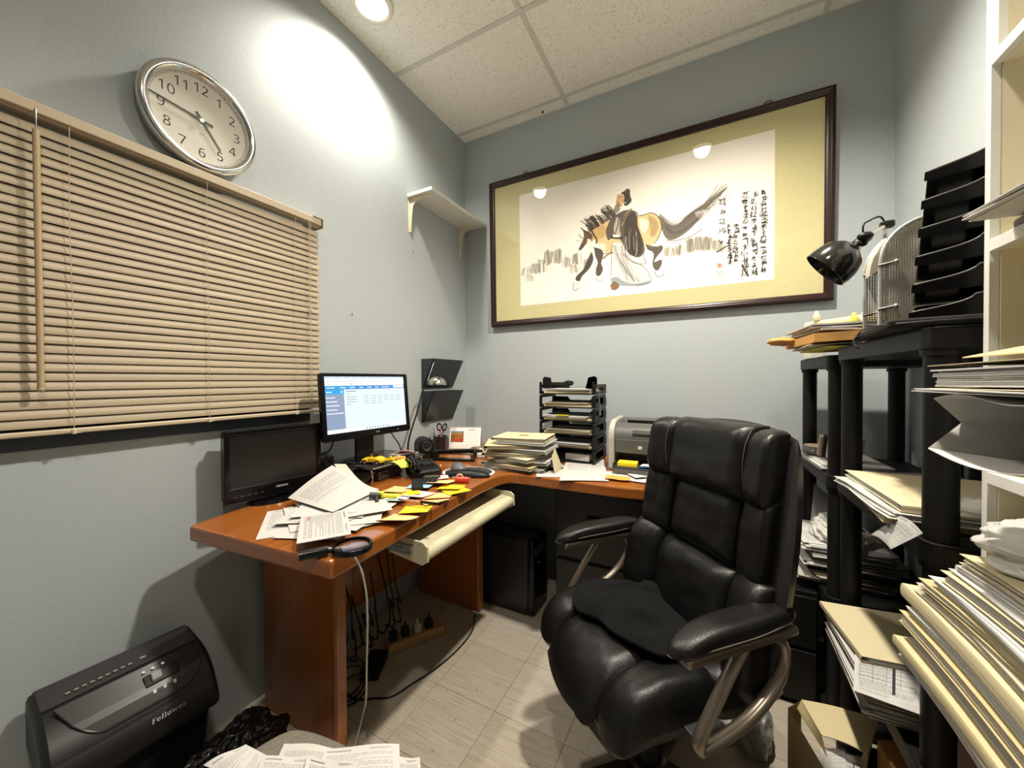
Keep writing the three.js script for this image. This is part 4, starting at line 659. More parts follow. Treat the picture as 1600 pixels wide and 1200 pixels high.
// toy cars
function toyCar(label, pos, turn, s, soft) {
  const t = thing('toy_car', label, 'toy car', pos, turn, 'yellow toy cars on the riser'); t.scale.setScalar(s);
  const y = M([0.8, 0.52, 0.01], 0.25, 0, { clearcoat: 0.6 }), w = 0.034;
  const sh = new THREE.Shape(); sh.moveTo(-0.038, 0.008); sh.quadraticCurveTo(-0.041, 0.018, -0.03, 0.021); sh.quadraticCurveTo(-0.02, 0.026, -0.012, 0.026); sh.lineTo(0.018, 0.026); sh.quadraticCurveTo(0.036, 0.025, 0.039, 0.014); sh.lineTo(0.038, 0.008); sh.closePath();
  mesh('body', merge([extrude(sh, w, 0.005).translate(0, 0, -w / 2), ...[-1, 1].flatMap((k) => [-0.022, 0.023].map((x) => new THREE.SphereGeometry(0.0115, 16, 12).scale(1, 0.85, 0.4).translate(x, 0.013, k * 0.0155)))]), y, t);
  mesh('windscreen', extrude([[-0.012, 0.024], [-0.009, 0.024], [-0.001, 0.038], [-0.004, 0.038]], 0.026).translate(0, 0, -0.013), M([0.05, 0.055, 0.06], 0.08), t);
  if (soft) mesh('roof', extrude((() => { const a = new THREE.Shape(); a.moveTo(-0.003, 0.025); a.quadraticCurveTo(0, 0.041, 0.014, 0.038); a.lineTo(0.025, 0.025); a.closePath(); return a; })(), 0.028, 0.003).translate(0, 0, -0.014), y, t);
  else mesh('seats', merge([-1, 1].map((k) => rbox(0.008, 0.014, 0.01, 0.003, 0.008, 0.03, k * 0.007))), blackPlastic, t);
  for (const k of [-1, 1]) for (const x of [-0.022, 0.023]) { const wh = mesh('wheel', new THREE.CylinderGeometry(0.0085, 0.0085, 0.006, 20).rotateX(Math.PI / 2).translate(x, 0.0085, k * 0.0175), blackMatte, t); mesh('hubcap', new THREE.CylinderGeometry(0.004, 0.004, 0.0065, 14).rotateX(Math.PI / 2).translate(x, 0.0085, k * 0.0177), M([0.6, 0.3, 0.2], 0.3), wh); }
}
{
  const RY = 0.838, c1 = PY(582, 711, RY + 0.001), c2 = PY(594, 716, RY + 0.001);
  toyCar('larger yellow open-top toy car on the glass riser', [0.236, RY + 0.0005, 1.035], 0.3, 1.25, false);
  toyCar('smaller yellow toy car in front of the larger one', [0.262, RY + 0.0005, 0.972], 0.6, 0.62, true);
  const o = PY(601, 719, RY); const pad = single('note_pad', 'orange pad of sticky notes on the glass riser', 'note pad', rbox(0.05, 0.01, 0.04, 0.001, 0, 0.005, 0), noteMat.orange, [0.262, RY + 0.0005, 0.91], 0.9);
  const g = single('sticky_note', 'lime sticky note hanging over the front of the riser', 'sticky note', patch([V(0.285, RY + 0.004, 0.985), V(0.285, RY + 0.004, 0.905), V(0.325, RY - 0.03, 0.9), V(0.33, RY - 0.022, 0.97)], (u, v) => 0.008 * Math.sin(v * 3), 0.0007, 8, 8), noteMat.lemon);
  for (const [px, py, col, lab, tn, s] of [[632, 705, 'pink', 'pink note on the papers at the riser end', 0.3, 0.075], [640, 709, 'pink', 'pale pink note lying lower at the riser end', 0.9, 0.07], [648, 711, 'blue', 'pale blue note sticking out past the riser end', 1.3, 0.06]]) { const p = PY(px, py, RY + 0.012); note(lab, [Math.min(p.x, 0.25), RY + 0.004 + rnd(0, 0.003), Math.max(p.z, 0.8)], tn, col, null, s, 0.02); }
  single('tape_measure', 'small grey ring of keys beside the yellow toy cars', 'keys', merge([new THREE.TorusGeometry(0.012, 0.0015, 8, 24).rotateX(Math.PI / 2).translate(0, 0.002, 0), rbox(0.035, 0.003, 0.009, 0.001, 0.025, 0.002, 0.004), rbox(0.03, 0.006, 0.02, 0.002, -0.025, 0.003, 0.004)]), darkGrey, [0.24, RY + 0.0005, 1.082], 0.6).name = numbered('key_ring');
  bundle('thin stack of pale papers under the pink notes on the riser', [0.2, RY + 0.0005, 0.815], 0.2, 0.11, 0.09, 0.003, 3, creamPaper);
}
// loose papers heaped in front of the television
{
  const g = 'loose papers heaped in front of the small television', L = 'printed white sheet in the heap in front of the small television';
  const heap = [[0.37, 1.455, 0.95, 4], [0.45, 1.42, 0.75, 1], [0.49, 1.43, 0.4, 5], [0.49, 1.4, 1.2, 0], [0.4, 1.4, 1.1, 2], [0.5, 1.36, 0.3, 7], [0.49, 1.35, 0.75, 5], [0.38, 1.38, 0.6, 1], [0.45, 1.36, 0.15, 4], [0.43, 1.32, 0.5, 0], [0.4, 1.34, 1.3, 7], [0.4, 1.3, 0.9, 1], [0.46, 1.31, 1.0, 5], [0.38, 1.34, 0.7, 2]];
  heap.forEach(([hx, hz, a, m], i) => { const f = rnd(0, 6); sheet(L, [hx, DT + 0.0004 + i * 0.0015, hz], a, printed[m], g, (u, v) => 0.0006 * Math.sin(u * 4 + f) * Math.sin(v * 3 + f) + 0.0014, 0.185, 0.24); });
  const e = D(507, 820, 0.025); single('envelope', 'long white envelope with a red mark on top of the paper heap', 'envelope', patch(rect(0.21, 0.125), (u, v) => 0.003 * Math.sin(u * 3), 0.0016, 10, 6), printed[3], [e.x, DT + 0.0255, e.z], -0.62);
  // large sheets leaning up against the riser
  single('paper_sheet', 'large white sheet curving up against the glass riser', 'paper', patch([D(450, 778, 0.03), PY(519, 727, 0.862), D(586, 768, 0.028), D(520, 800, 0.03)], (u, v) => 0.006 * Math.sin(u * 3.1) * (1 - v) + 0.004 * Math.sin(u * 3.14) * Math.sin(v * 3.14), 0.0007, 14, 14), printed[5]);
  const striped = M(0xffffff, 0.85, 0, { map: canvasTex(128, 256, (c, w, h) => { c.fillStyle = '#cfc9ba'; c.fillRect(0, 0, w, h); c.fillStyle = 'rgba(90,84,72,.55)'; for (let y = 6; y < h; y += 9) c.fillRect(10, y, w - 20, 2); }) });
  single('paper_sheet', 'grey ruled sheet standing behind the large curved white sheet', 'paper', patch([PY(522, 725, 0.866), PY(540, 725, 0.862), D(592, 764, 0.012), D(574, 772, 0.024)], (u, v) => -0.022 * Math.sin(v * 3.14), 0.0007, 10, 14), striped);
  // magnifying glass
  const a = D(482, 862, 0.02), c = D(551, 848, 0.02), t = thing('magnifying_glass', 'black magnifying glass at the front edge of the desk', 'magnifying glass', [c.x, DT + 0.001, c.z]);
  mesh('rim', lathe([[0.042, 0.002], [0.047, 0.002], [0.049, 0.008], [0.047, 0.016], [0.042, 0.016]], 48), blackGloss, t);
  mesh('lens', new THREE.SphereGeometry(0.042, 36, 24).scale(1, 0.1, 1).translate(0, 0.009, 0), M(0xffffff, 0, 0, { transmission: 1, thickness: 0.01, ior: 1.5 }), t);
  const d = V(a.x - c.x, 0, a.z - c.z), n = d.clone().normalize();
  mesh('handle', merge([bar(n.clone().multiplyScalar(0.047).setY(0.01), n.clone().multiplyScalar(0.058).setY(0.011), 0.006), bar(n.clone().multiplyScalar(0.056).setY(0.0125), n.clone().multiplyScalar(d.length() + 0.02).setY(0.0125), 0.0115, 18)]), blackGloss, t);
}
// sticky notes, pens and bits along the front of the desk
{
  const list = [[650, 798, 'yellow', 0.5, 'yellow sticky note curling at the desk edge above the slide rail'], [622, 814, 'peach', 0.2, 'peach sticky note curling over the desk edge beside the envelope'], [686, 777, 'peach', 0.5, 'peach sticky note under the bright yellow ones'], [676, 783, 'peach', 1.1, 'peach sticky note nearest to the ballpoint pen'], [705, 764, 'yellow', 0.3, 'bright yellow sticky note beside the red tape dispenser'], [712, 769, 'yellow', 1.0, 'bright yellow sticky note with a lifted corner near the desk edge'], [622, 768, 'peach', 0.2, 'peach sticky note below the glass riser'], [636, 773, 'yellow', 0.8, 'yellow sticky note beside the yellow cutter'], [654, 776, 'pink', 0.1, 'pink sticky note between two yellow ones'], [657, 762, 'blue', 0.4, 'light blue sticky note in front of the black case'], [684, 750, 'pink', 0.7, 'pink sticky note beside the mouse pad'], [618, 783, 'mint', 0.3, 'mint sticky note under the ballpoint pen'], [690, 757, 'peach', 0.2, 'peach sticky note between pink and yellow notes']];
  list.forEach(([px, py, c, a, lab], i) => { const p = D(px, py); note(lab, [p.x, DT + 0.0012 + 0.0022 * i * 0.3, p.z], a, c, 'sticky notes along the front of the desk', 0.092, i === 1 ? 0.03 : 0.012); });
  const p0 = D(622, 780, 0.02), p1 = D(688, 788, 0.02), t = thing('ballpoint_pen', 'pink and black ballpoint pen lying on the desk notes', 'pen');
  const mid = p0.clone().lerp(p1, 0.55), m2 = p0.clone().lerp(p1, 0.12);
  mesh('barrel', bar(m2, mid, 0.004, 12), M([0.55, 0.3, 0.27], 0.3), t); mesh('cap', bar(mid, p1, 0.0048, 12), blackGloss, t); mesh('tip', bar(p0, m2, 0.0025, 10), darkGrey, t);
  const c0 = D(577, 774, 0.036), c1 = D(620, 775, 0.022), k = thing('box_cutter', 'yellow and black utility cutter lying on the papers', 'cutter');
  const cm = c0.clone().lerp(c1, 0.42);
  mesh('grip', bar(c0, cm, 0.011, 10), darkGrey, k); mesh('body', merge([bar(cm, c1, 0.0085, 10)]), M([0.72, 0.6, 0.02], 0.4), k); mesh('slider', rbox(0.02, 0.01, 0.016, 0.003, cm.x, cm.y + 0.008, cm.z), M([0.6, 0.62, 0.03], 0.4), k); mesh('trigger', bar(c0.clone().lerp(cm, 0.6), c0.clone().lerp(cm, 0.6).add(V(0.028, -0.012, 0.022)), 0.006, 8), darkGrey, k);
  const r = D(722, 754); const tp = thing('tape_dispenser', 'small red tape dispenser beside the mouse pad', 'tape', [r.x, DT, r.z], 0.4);
  mesh('body', deform(rbox(0.06, 0.024, 0.026, 0.008, 0, 0.013, 0, 3), (v) => { v.y *= 1 - 3 * Math.max(0, v.x); }), M([0.6, 0.05, 0.03], 0.25), tp); mesh('tape_roll', new THREE.TorusGeometry(0.012, 0.004, 8, 20).translate(-0.01, 0.022, 0), M([0.7, 0.4, 0.3], 0.3), tp);
  // mouse pad with wrist rest and mouse
  const mp = D(722, 741), t2 = thing('mouse_pad', 'white-rimmed mouse pad with a black gel wrist rest', 'mouse pad', [mp.x + 0.012, DT + 0.0006, mp.z - 0.035], 0.35);
  mesh('pad', extrude((() => { const s = new THREE.Shape(); s.absellipse(0, 0, 0.122, 0.1, 0, Math.PI * 2); return s; })(), 0.004, 0.001).rotateX(-Math.PI / 2), M([0.72, 0.68, 0.6], 0.6), t2);
  mesh('pad_surface', extrude((() => { const s = new THREE.Shape(); s.absellipse(0, 0, 0.11, 0.088, 0, Math.PI * 2); return s; })(), 0.0015).rotateX(-Math.PI / 2).translate(0, 0.0038, 0), M([0.03, 0.028, 0.026], 0.8), t2);
  mesh('wrist_rest', new THREE.SphereGeometry(1, 28, 12, 0, Math.PI * 2, 0, Math.PI / 2).scale(0.105, 0.03, 0.035).translate(0.01, 0.001, 0.062), blackPlastic, t2);
  const ms = thing('computer_mouse', 'grey and black computer mouse on the mouse pad', 'mouse', [mp.x - 0.05, DT + 0.006, mp.z - 0.045], 0.9);
  mesh('shell', deform(new THREE.SphereGeometry(1, 28, 18, 0, Math.PI * 2, 0, Math.PI / 2).scale(0.033, 0.034, 0.057), (v) => { if (v.z < 0) v.y *= 0.9; }), greyPlastic, ms); mesh('buttons', new THREE.SphereGeometry(1, 20, 12, 0, Math.PI * 2, 0, Math.PI / 2).scale(0.03, 0.031, 0.03).translate(0, 0, -0.03), M([0.08, 0.08, 0.08], 0.3), ms);
  mesh('wheel', cyl(0.008, 0.008, 0.006).rotateZ(Math.PI / 2).translate(0, 0.029, -0.035), blackMatte, ms);
}
// stapler, tape, pen cup, calendar
{
  const a = D(676, 719), b = D(742, 721), m = a.clone().lerp(b, 0.5), ang = Math.atan2(-(b.z - a.z), b.x - a.x), L = Math.hypot(b.x - a.x, b.z - a.z);
  const t = thing('desk_stapler', 'long black desk stapler behind the mouse pad', 'stapler', [m.x, DT, m.z], ang);
  mesh('base', rbox(L, 0.012, 0.036, 0.004, 0, 0.007, 0), blackGloss, t); mesh('arm', deform(rbox(L * 0.98, 0.022, 0.03, 0.008, 0, 0.052, 0, 3), (v) => { v.y += 0.05 * (v.x / L) * (v.x > 0 ? 0.2 : 0.35); }), blackGloss, t);
  mesh('hinge', rbox(0.035, 0.05, 0.034, 0.006, -L / 2 + 0.02, 0.03, 0), blackPlastic, t); mesh('staple_channel', span(-L * 0.3, L * 0.45, 0.033, 0.04, -0.006, 0.006), steel, t);
  const r = D(738, 716), tp = thing('packing_tape', 'roll of dark packing tape standing by the stapler', 'tape', [r.x + 0.005, DT, r.z - 0.06]);
  mesh('tape_roll', lathe([[0.028, 0], [0.048, 0], [0.049, 0.003], [0.049, 0.045], [0.048, 0.048], [0.028, 0.048], [0.028, 0]], 40), M([0.035, 0.026, 0.016], 0.2), tp); mesh('core', lathe([[0.0245, 0], [0.028, 0], [0.028, 0.05], [0.0245, 0.05], [0.0245, 0]], 36), M([0.45, 0.38, 0.26], 0.7), tp);
  const c = D(688, 704), cup = thing('pen_cup', 'dark mesh pen cup holding scissors and pens', 'pen cup', [Math.max(0.05, c.x), DT, c.z]);
  mesh('cup', lathe([[0, 0.002], [0.036, 0.002], [0.041, 0.088], [0.0425, 0.09], [0.0395, 0.09], [0.034, 0.006], [0, 0.006]], 32), M([0.03, 0.024, 0.022], 0.35, 0.4), cup);
  const put = (name, label, cat, geo, mat, rx, rz, x = 0, z = 0) => { const g = single(name, label, cat, geo, mat, [cup.position.x + x, DT + 0.008, cup.position.z + z]); g.rotation.set(rx, 0, rz); return g; };
  put('marker_pen', 'white and black marker leaning out of the pen cup', 'pen', merge([cyl(0.006, 0.006, 0.15, 0, 0.075, 0, 12)]), M([0.6, 0.58, 0.55], 0.4), 0.28, 0.05, 0, 0.006);
  put('ballpoint_pen', 'pink pen standing in the pen cup', 'pen', cyl(0.0042, 0.0042, 0.135, 0, 0.0675, 0, 10), M([0.6, 0.2, 0.25], 0.4), 0.12, -0.12, 0.004, 0.004);
  put('ballpoint_pen', 'silver pen standing in the pen cup', 'pen', cyl(0.004, 0.004, 0.145, 0, 0.0725, 0, 10), steel, -0.22, -0.06, 0, -0.004);
  const sc = thing('scissors', 'scissors with round black handles standing in the pen cup', 'scissors', [cup.position.x, DT + 0.008, cup.position.z]); sc.rotation.set(-0.06, 0.9, -0.04);
  for (const s of [-1, 1]) mesh('handle', new THREE.TorusGeometry(0.016, 0.0042, 10, 28).scale(0.82, 1.25, 1).rotateZ(-s * 0.2).translate(s * 0.0165, 0.135, 0), blackGloss, sc); for (const s of [-1, 1]) mesh('blade', bar([s * 0.008, 0.115, 0], [-s * 0.004, 0.004, 0], 0.003), steel, sc);
  const k = D(728, 703), cal = thing('desk_calendar', 'spiral desk calendar with a landscape picture behind the stapler', 'calendar', [0.15, DT, 0.235], 22 * RAD);
  const ct = canvasTex(512, 330, (x, w, h) => { x.fillStyle = '#f2efe8'; x.fillRect(0, 0, w, h); const L = [['#7c8fa6', 60, 24], ['#a7812f', 84, 70], ['#8c5a1e', 120, 60], ['#b33a1e', 176, 50], ['#7a3a1a', 215, 20]]; for (const [c2, y, hh] of L) { x.fillStyle = c2; x.fillRect(22, y, 210, hh); } for (let i = 0; i < 260; i++) { x.fillStyle = `rgba(${rnd() < 0.5 ? '206,150,60' : '120,40,20'},.5)`; x.beginPath(); x.ellipse(rnd(24, 230), rnd(90, 232), rnd(3, 12), rnd(2, 6), 0, 0, 7); x.fill(); } x.fillStyle = 'rgba(80,80,86,.55)'; for (let r = 0; r < 6; r++) for (let i = 0; i < 7; i++) x.fillRect(262 + i * 33, 80 + r * 36, 12, 7); x.fillStyle = 'rgba(160,60,50,.6)'; x.fillRect(300, 34, 120, 14); });
  mesh('page', patch([V(-0.1, 0.128, -0.032), V(0.1, 0.128, -0.032), V(0.1, 0.002, 0.01), V(-0.1, 0.002, 0.01)], () => 0, 0.0015, 4, 4), M(0xffffff, 0.8, 0, { map: ct }), cal); mesh('stand', patch([V(-0.1, 0.126, -0.036), V(0.1, 0.126, -0.036), V(0.1, 0.002, -0.078), V(-0.1, 0.002, -0.078)], () => 0, 0.0015, 4, 4), whitePaper, cal);
  mesh('spiral', merge(Array.from({ length: 30 }, (_, i) => new THREE.TorusGeometry(0.0045, 0.0007, 6, 14).rotateY(Math.PI / 2).translate(-0.097 + i * 0.0067, 0.13, -0.034))), M([0.7, 0.7, 0.68], 0.4), cal);
  single('tape_holder', 'small clear tape dispenser by the folder stack', 'tape', merge([rbox(0.045, 0.03, 0.025, 0.008, 0, 0.015, 0), new THREE.TorusGeometry(0.014, 0.005, 8, 24).translate(0, 0.035, 0)]), M([0.62, 0.6, 0.54], 0.2), [D(750, 716).x, DT, D(750, 716).z - 0.01], 0.4);
}
// tall stack of folders at the bend of the desk
{
  const base = D(806, 740), cx = base.x - 0.03, cz = base.z - 0.135; let y = DT + 0.0008;
  const gp = 'folders stacked at the bend of the desk';
  const lay = [[0.29, 0.23, 0.013, greyPaper, 0.15, 0, 0], [0.28, 0.23, 0.012, manila[2], -0.12, -0.02, 0.01], [0.29, 0.22, 0.014, whitePaper, 0.2, 0.015, -0.005], [0.28, 0.22, 0.014, manila[1], -0.25, -0.02, 0.0], [0.285, 0.225, 0.012, manila[1], 0.28, -0.04, 0.0], [0.28, 0.22, 0.014, whitePaper, 0.05, 0.02, -0.01], [0.28, 0.22, 0.014, manila[0], 0.45, -0.045, 0.0], [0.27, 0.21, 0.012, whitePaper, 0.1, 0.02, -0.01], [0.27, 0.21, 0.012, manila[1], 0.12, 0.0, -0.02]];
  lay.forEach(([w, l, t, m, a, dx, dz], i) => {
    const warp = (u, v) => 0.0015 * Math.sin(u * 3.14) * Math.sin(v * 3.14);
    if (m === whitePaper || m === greyPaper) bundle(m === greyPaper ? 'brown-edged bundle of papers at the bottom of the folder stack' : 'bundle of white pages in the desk stack, ' + ['', '', 'lowest', '', '', 'middle', '', 'topmost'][i] + ' of three', [cx + dx, y, cz + dz], a, w * 0.9, l * 0.92, t + 0.003, 9, m, gp, warp, 0.008);
    else folder(i === 8 ? 'manila folder with an orange label on top of the desk stack' : 'manila folder of papers in the tall desk stack, ' + ['', 'lowest', '', 'second lowest', 'third lowest', '', 'second highest'][i] + ' folder', [cx + dx, y, cz + dz], a, w, l, t, m, i % 2 ? whitePaper : creamPaper, gp, warp, i === 8 ? 0.004 : 0);
    y += t + 0.0042;
  });
  note('orange label stuck on the top folder of the desk stack', [cx + 0.0, y + 0.001, cz - 0.015], 0.15, 'orange', null, 0.05, 0.0015).scale.z = 0.4;
  single('file_card', 'manila divider leaning against the right of the folder stack', 'folder', patch([V(cx + 0.15, DT + 0.1, cz - 0.05), V(cx + 0.165, DT + 0.07, cz + 0.03), V(cx + 0.195, DT + 0.002, cz + 0.07), V(cx + 0.185, DT + 0.002, cz - 0.06)], () => 0, 0.003, 5, 5), manila[1]);
  const sl = 'white sheet lying on the desk in front of the letter trays', A = [D(874, 751, 0.003), D(951, 752, 0.003), D(943, 718, 0.003), D(885, 718, 0.003)];
  single('paper_sheet', sl, 'paper', patch([A[3], A[2], A[1], A[0]], (u, v) => 0.0015 * Math.sin(u * 3) + 0.001, 0.001), printed[5]);
  for (const [px, py, a, m] of [[862, 738, 0.4, 1], [858, 728, 1.0, 4]]) { const p = D(px, py); sheet('white sheet tucked beside the folder stack', [p.x, DT + 0.0008, p.z], a, printed[m], 'sheets beside the folder stack', () => 0.001, 0.14, 0.18); }
  let slipNo = 0;
  for (const [px, py, a, w, l, m, lab] of [[968, 742, 0.5, 0.14, 0.1, whitePaper, 'white folded slip lying before the printer'], [985, 748, -0.2, 0.16, 0.1, printed[2], 'white receipt lying before the printer'], [965, 750, 0.1, 0.1, 0.06, noteMat.orange, 'orange slip lying under the receipt before the printer'], [1004, 746, 0.7, 0.12, 0.09, whitePaper, 'crumpled white slip lying before the printer']]) { const p = D(px, py); single('paper_slip', lab, 'paper', patch(rect(w, l), (u, v) => 0.002 + 0.0012 * Math.sin(u * 7), 0.0007), m, [p.x, DT + 0.0012 + 0.0035 * slipNo++, p.z], a); }
}
// letter trays
{
  const x0 = 0.712, x1 = 1.008, z0 = 0.105, z1 = 0.35, pitch = 0.0695, N = 6, W = x1 - x0, Dp = z1 - z0;
  const side = (h) => extrude([[0, 0], [Dp, 0], [Dp, h * 0.55], [Dp - 0.02, h], [0.012, h], [0, h - 0.01]], 0.004, 0, [[[0.03, 0.014], [0.03, h - 0.016], [Dp - 0.06, h - 0.016], [Dp - 0.06, 0.014]].reverse()]).rotateY(Math.PI / 2);
  for (let k = 0; k < N; k++) {
    const y = DT + 0.006 + k * pitch, t = thing('letter_tray', k === N - 1 ? 'topmost black stacking letter tray with raised ears' : ['lowest', 'second', 'third', 'fourth', 'fifth'][k] + ' black letter tray counting up from the desk beside the printer', 'letter tray', [x0, y, z0], 0, 'black letter trays beside the printer');
    mesh('tray_floor', merge([span(0, W, 0, 0.004, 0.01, Dp - 0.012, 0.0015), span(0.03, W - 0.03, 0.001, 0.006, Dp - 0.02, Dp - 0.008)]), blackPlastic, t);
    for (const x of [0, W - 0.004]) mesh('tray_side', side(k === N - 1 ? 0.05 : 0.0655).translate(x, 0.002, Dp), blackPlastic, t);
    mesh('tray_back', extrude([[0, 0], [W, 0], [W, 0.05], [W * 0.75, 0.05], [W * 0.7, 0.03], [W * 0.3, 0.03], [W * 0.25, 0.05], [0, 0.05]], 0.004), blackPlastic, t);
    for (const x of [0.004, W - 0.008]) mesh('front_post', rbox(0.012, 0.064, 0.014, 0.003, x, 0.033, Dp - 0.008), blackPlastic, t);
    if (k === N - 1) for (const s of [0, 1]) mesh('raised_ear', extrude([[0, 0], [0.06, 0], [0.045, 0.058], [0.012, 0.064], [0, 0.055]], 0.006, 0.002).scale(s ? -1 : 1, 1, 1).translate(s ? W : 0, 0.03, Dp - 0.05), blackPlastic, t);
    const L = ['white box lying in the lowest letter tray', 'manila folders and white pages in a letter tray', 'cream folders in a letter tray', 'curled white sheets in a letter tray', 'loose white papers in a letter tray', 'white slips in the top letter tray'][k];
    if (k === 0) single('white_carton', L, 'box', rbox(0.13, 0.034, 0.09, 0.003), M([0.5, 0.47, 0.42], 0.7), [x0 + 0.2, y + 0.0245, z0 + 0.175], -0.08);
    else {
      folder('manila folder lying in the ' + ['', 'second', 'third', 'fourth', 'fifth', 'topmost'][k] + ' letter tray up', [(x0 + x1) / 2, y + 0.007, z1 - 0.115], 1.57 + rnd(-0.03, 0.03), 0.2, 0.258, 0.009, pick(manila), creamPaper, 'folders in the letter trays');
      bundle(L, [(x0 + x1) / 2 + rnd(-0.01, 0.01), y + 0.0185, z1 - 0.1], rnd(-0.05, 0.05), 0.24, 0.18, 0.009 + 0.002 * (k % 2), 6, k % 2 ? whitePaper : creamPaper, 'papers in the letter trays', (u, v) => (k === 3 ? 0.018 * Math.max(0, 0.3 - u) : 0), 0.006);
    }
  }
  note('yellow sticky note on the papers in a letter tray', [x0 + 0.125, DT + 0.006 + 3 * pitch + 0.032, z1 - 0.02], 0.02, 'yellow', null, 0.07, 0.002);
  single('receipt_strip', 'crumpled white receipt strip hanging down the letter trays', 'receipt', patch([V(x1 + 0.006, 1.215, z1 - 0.04), V(x1 + 0.012, 1.215, z1 - 0.005), V(x1 + 0.03, 1.02, z1 - 0.01), V(x1 + 0.006, 1.01, z1 - 0.05)], (u, v) => 0.004 * Math.sin(v * 22), 0.0012, 4, 20), printed[1]);
  single('black_stapler', 'black tape gun lying in the upper letter tray', 'tape gun', merge([new THREE.TorusGeometry(0.02, 0.008, 10, 24).rotateX(1.2).translate(0.03, 0.022, 0), rbox(0.1, 0.016, 0.04, 0.006, -0.02, 0.02, 0)]), blackPlastic, [x0 + 0.1, DT + 0.006 + 5 * pitch + 0.036, z1 - 0.09], 0.3).name = numbered('tape_gun');
}
// printer
{
  const t = thing('laser_printer', 'grey desktop laser printer with open paper tray', 'printer', [1.085, DT, 0.15]);
  const Wd = 0.35, prof = (f = 1) => { const s = new THREE.Shape(); s.moveTo(0, 0.012); s.lineTo(0.245, 0.012); s.lineTo(0.25, 0.15); s.quadraticCurveTo(0.248, 0.225, 0.17, 0.235); s.lineTo(0.02, 0.24); s.quadraticCurveTo(0, 0.238, 0, 0.22); s.closePath(); return s; };
  const lg = M([0.42, 0.41, 0.37], 0.45), mg = M([0.085, 0.085, 0.078], 0.42);
  const toX = (g) => g.rotateY(-Math.PI / 2).scale(-1, 1, 1);
  const flip = (g) => { const i = g.index; g = g.toNonIndexed ? (g.index ? g.toNonIndexed() : g) : g; const p = g.attributes.position, n = g.attributes.normal; for (let k = 0; k < p.count; k += 3) { for (const a of [p, n, g.attributes.uv]) { const s = a.itemSize, A = []; for (let c = 0; c < s; c++) { const q = a.array[(k + 1) * s + c]; a.array[(k + 1) * s + c] = a.array[(k + 2) * s + c]; a.array[(k + 2) * s + c] = q; } } } return g; };
  // side view drawn as (depth, height); swept across x
  const sweep = (s, x0, x1, b) => { const g = extrude(s, x1 - x0, b); g.rotateY(-Math.PI / 2); g.translate(x1, 0, 0); return g; };
  mesh('left_side', sweep(prof(), 0, 0.028, 0.006), lg, t); mesh('right_side', sweep(prof(), Wd - 0.028, Wd, 0.006), lg, t);
  const body = new THREE.Shape(); body.moveTo(0.01, 0.012); body.lineTo(0.15, 0.012); body.lineTo(0.15, 0.08); body.lineTo(0.24, 0.088); body.lineTo(0.243, 0.15); body.quadraticCurveTo(0.24, 0.205, 0.18, 0.222); body.lineTo(0.165, 0.205); body.lineTo(0.09, 0.19); body.lineTo(0.07, 0.232); body.lineTo(0.01, 0.234); body.closePath();
  mesh('body', sweep(body, 0.027, Wd - 0.027, 0.002), mg, t);
  mesh('output_slot', span(0.06, Wd - 0.06, 0.195, 0.226, 0.075, 0.085), blackPlastic, t);
  mesh('output_flap', patch([V(0.11, 0.2, 0.165), V(0.25, 0.2, 0.165), V(0.25, 0.165, 0.245), V(0.11, 0.165, 0.245)], (u, v) => 0.022 * Math.sin(v * 2.4), 0.003, 6, 8), M([0.05, 0.05, 0.05], 0.25), t);
  mesh('front_door', rbox(Wd - 0.066, 0.062, 0.006, 0.002, Wd / 2, 0.12, 0.2455), mg, t);
  const hp = canvasTex(64, 64, (c) => { c.fillStyle = '#e9e9e9'; c.fillRect(0, 0, 64, 64); c.fillStyle = '#55626e'; c.font = 'italic bold 44px sans-serif'; c.textAlign = 'center'; c.fillText('hp', 32, 46); });
  mesh('maker_badge', new THREE.PlaneGeometry(0.017, 0.013).translate(0.145, 0.118, 0.2488), M(0xffffff, 0.4, 0, { map: hp }), t);
  mesh('paper_tray', merge([span(0.035, Wd - 0.035, 0.03, 0.036, 0.14, 0.32, 0.002), span(0.035, 0.04, 0.03, 0.05, 0.16, 0.31), span(Wd - 0.04, Wd - 0.035, 0.03, 0.05, 0.16, 0.31)]), darkGrey, t);
  mesh('lower_tray', merge([span(0.04, Wd - 0.04, 0.012, 0.016, 0.14, 0.33, 0.001), span(0.04, Wd - 0.04, 0.012, 0.03, 0.32, 0.326, 0.002)]), M([0.1, 0.1, 0.1], 0.2), t);
  single('note_pad', 'yellow note pad lying in the printer paper tray', 'note pad', rbox(0.085, 0.018, 0.06, 0.002, 0, 0.009, 0), noteMat.yellow, [1.085 + 0.095, DT + 0.0365, 0.15 + 0.27], 0.05);
  single('magazine', 'glossy blue and white leaflets in the printer paper tray', 'leaflet', patch(rect(0.13, 0.07), (u, v) => 0.004 * Math.sin(u * 3.1) + 0.0045, 0.003), M(0xffffff, 0.5, 0, { map: canvasTex(128, 96, (c) => { c.fillStyle = '#e8e4dc'; c.fillRect(0, 0, 128, 96); c.fillStyle = '#2b4f86'; c.fillRect(0, 62, 128, 34); c.fillStyle = '#888'; for (let i = 0; i < 6; i++) c.fillRect(10 + i * 18, 12 + (i % 3) * 14, 14, 6); }) }), [1.085 + 0.215, DT + 0.0375, 0.15 + 0.275], -0.1);
}

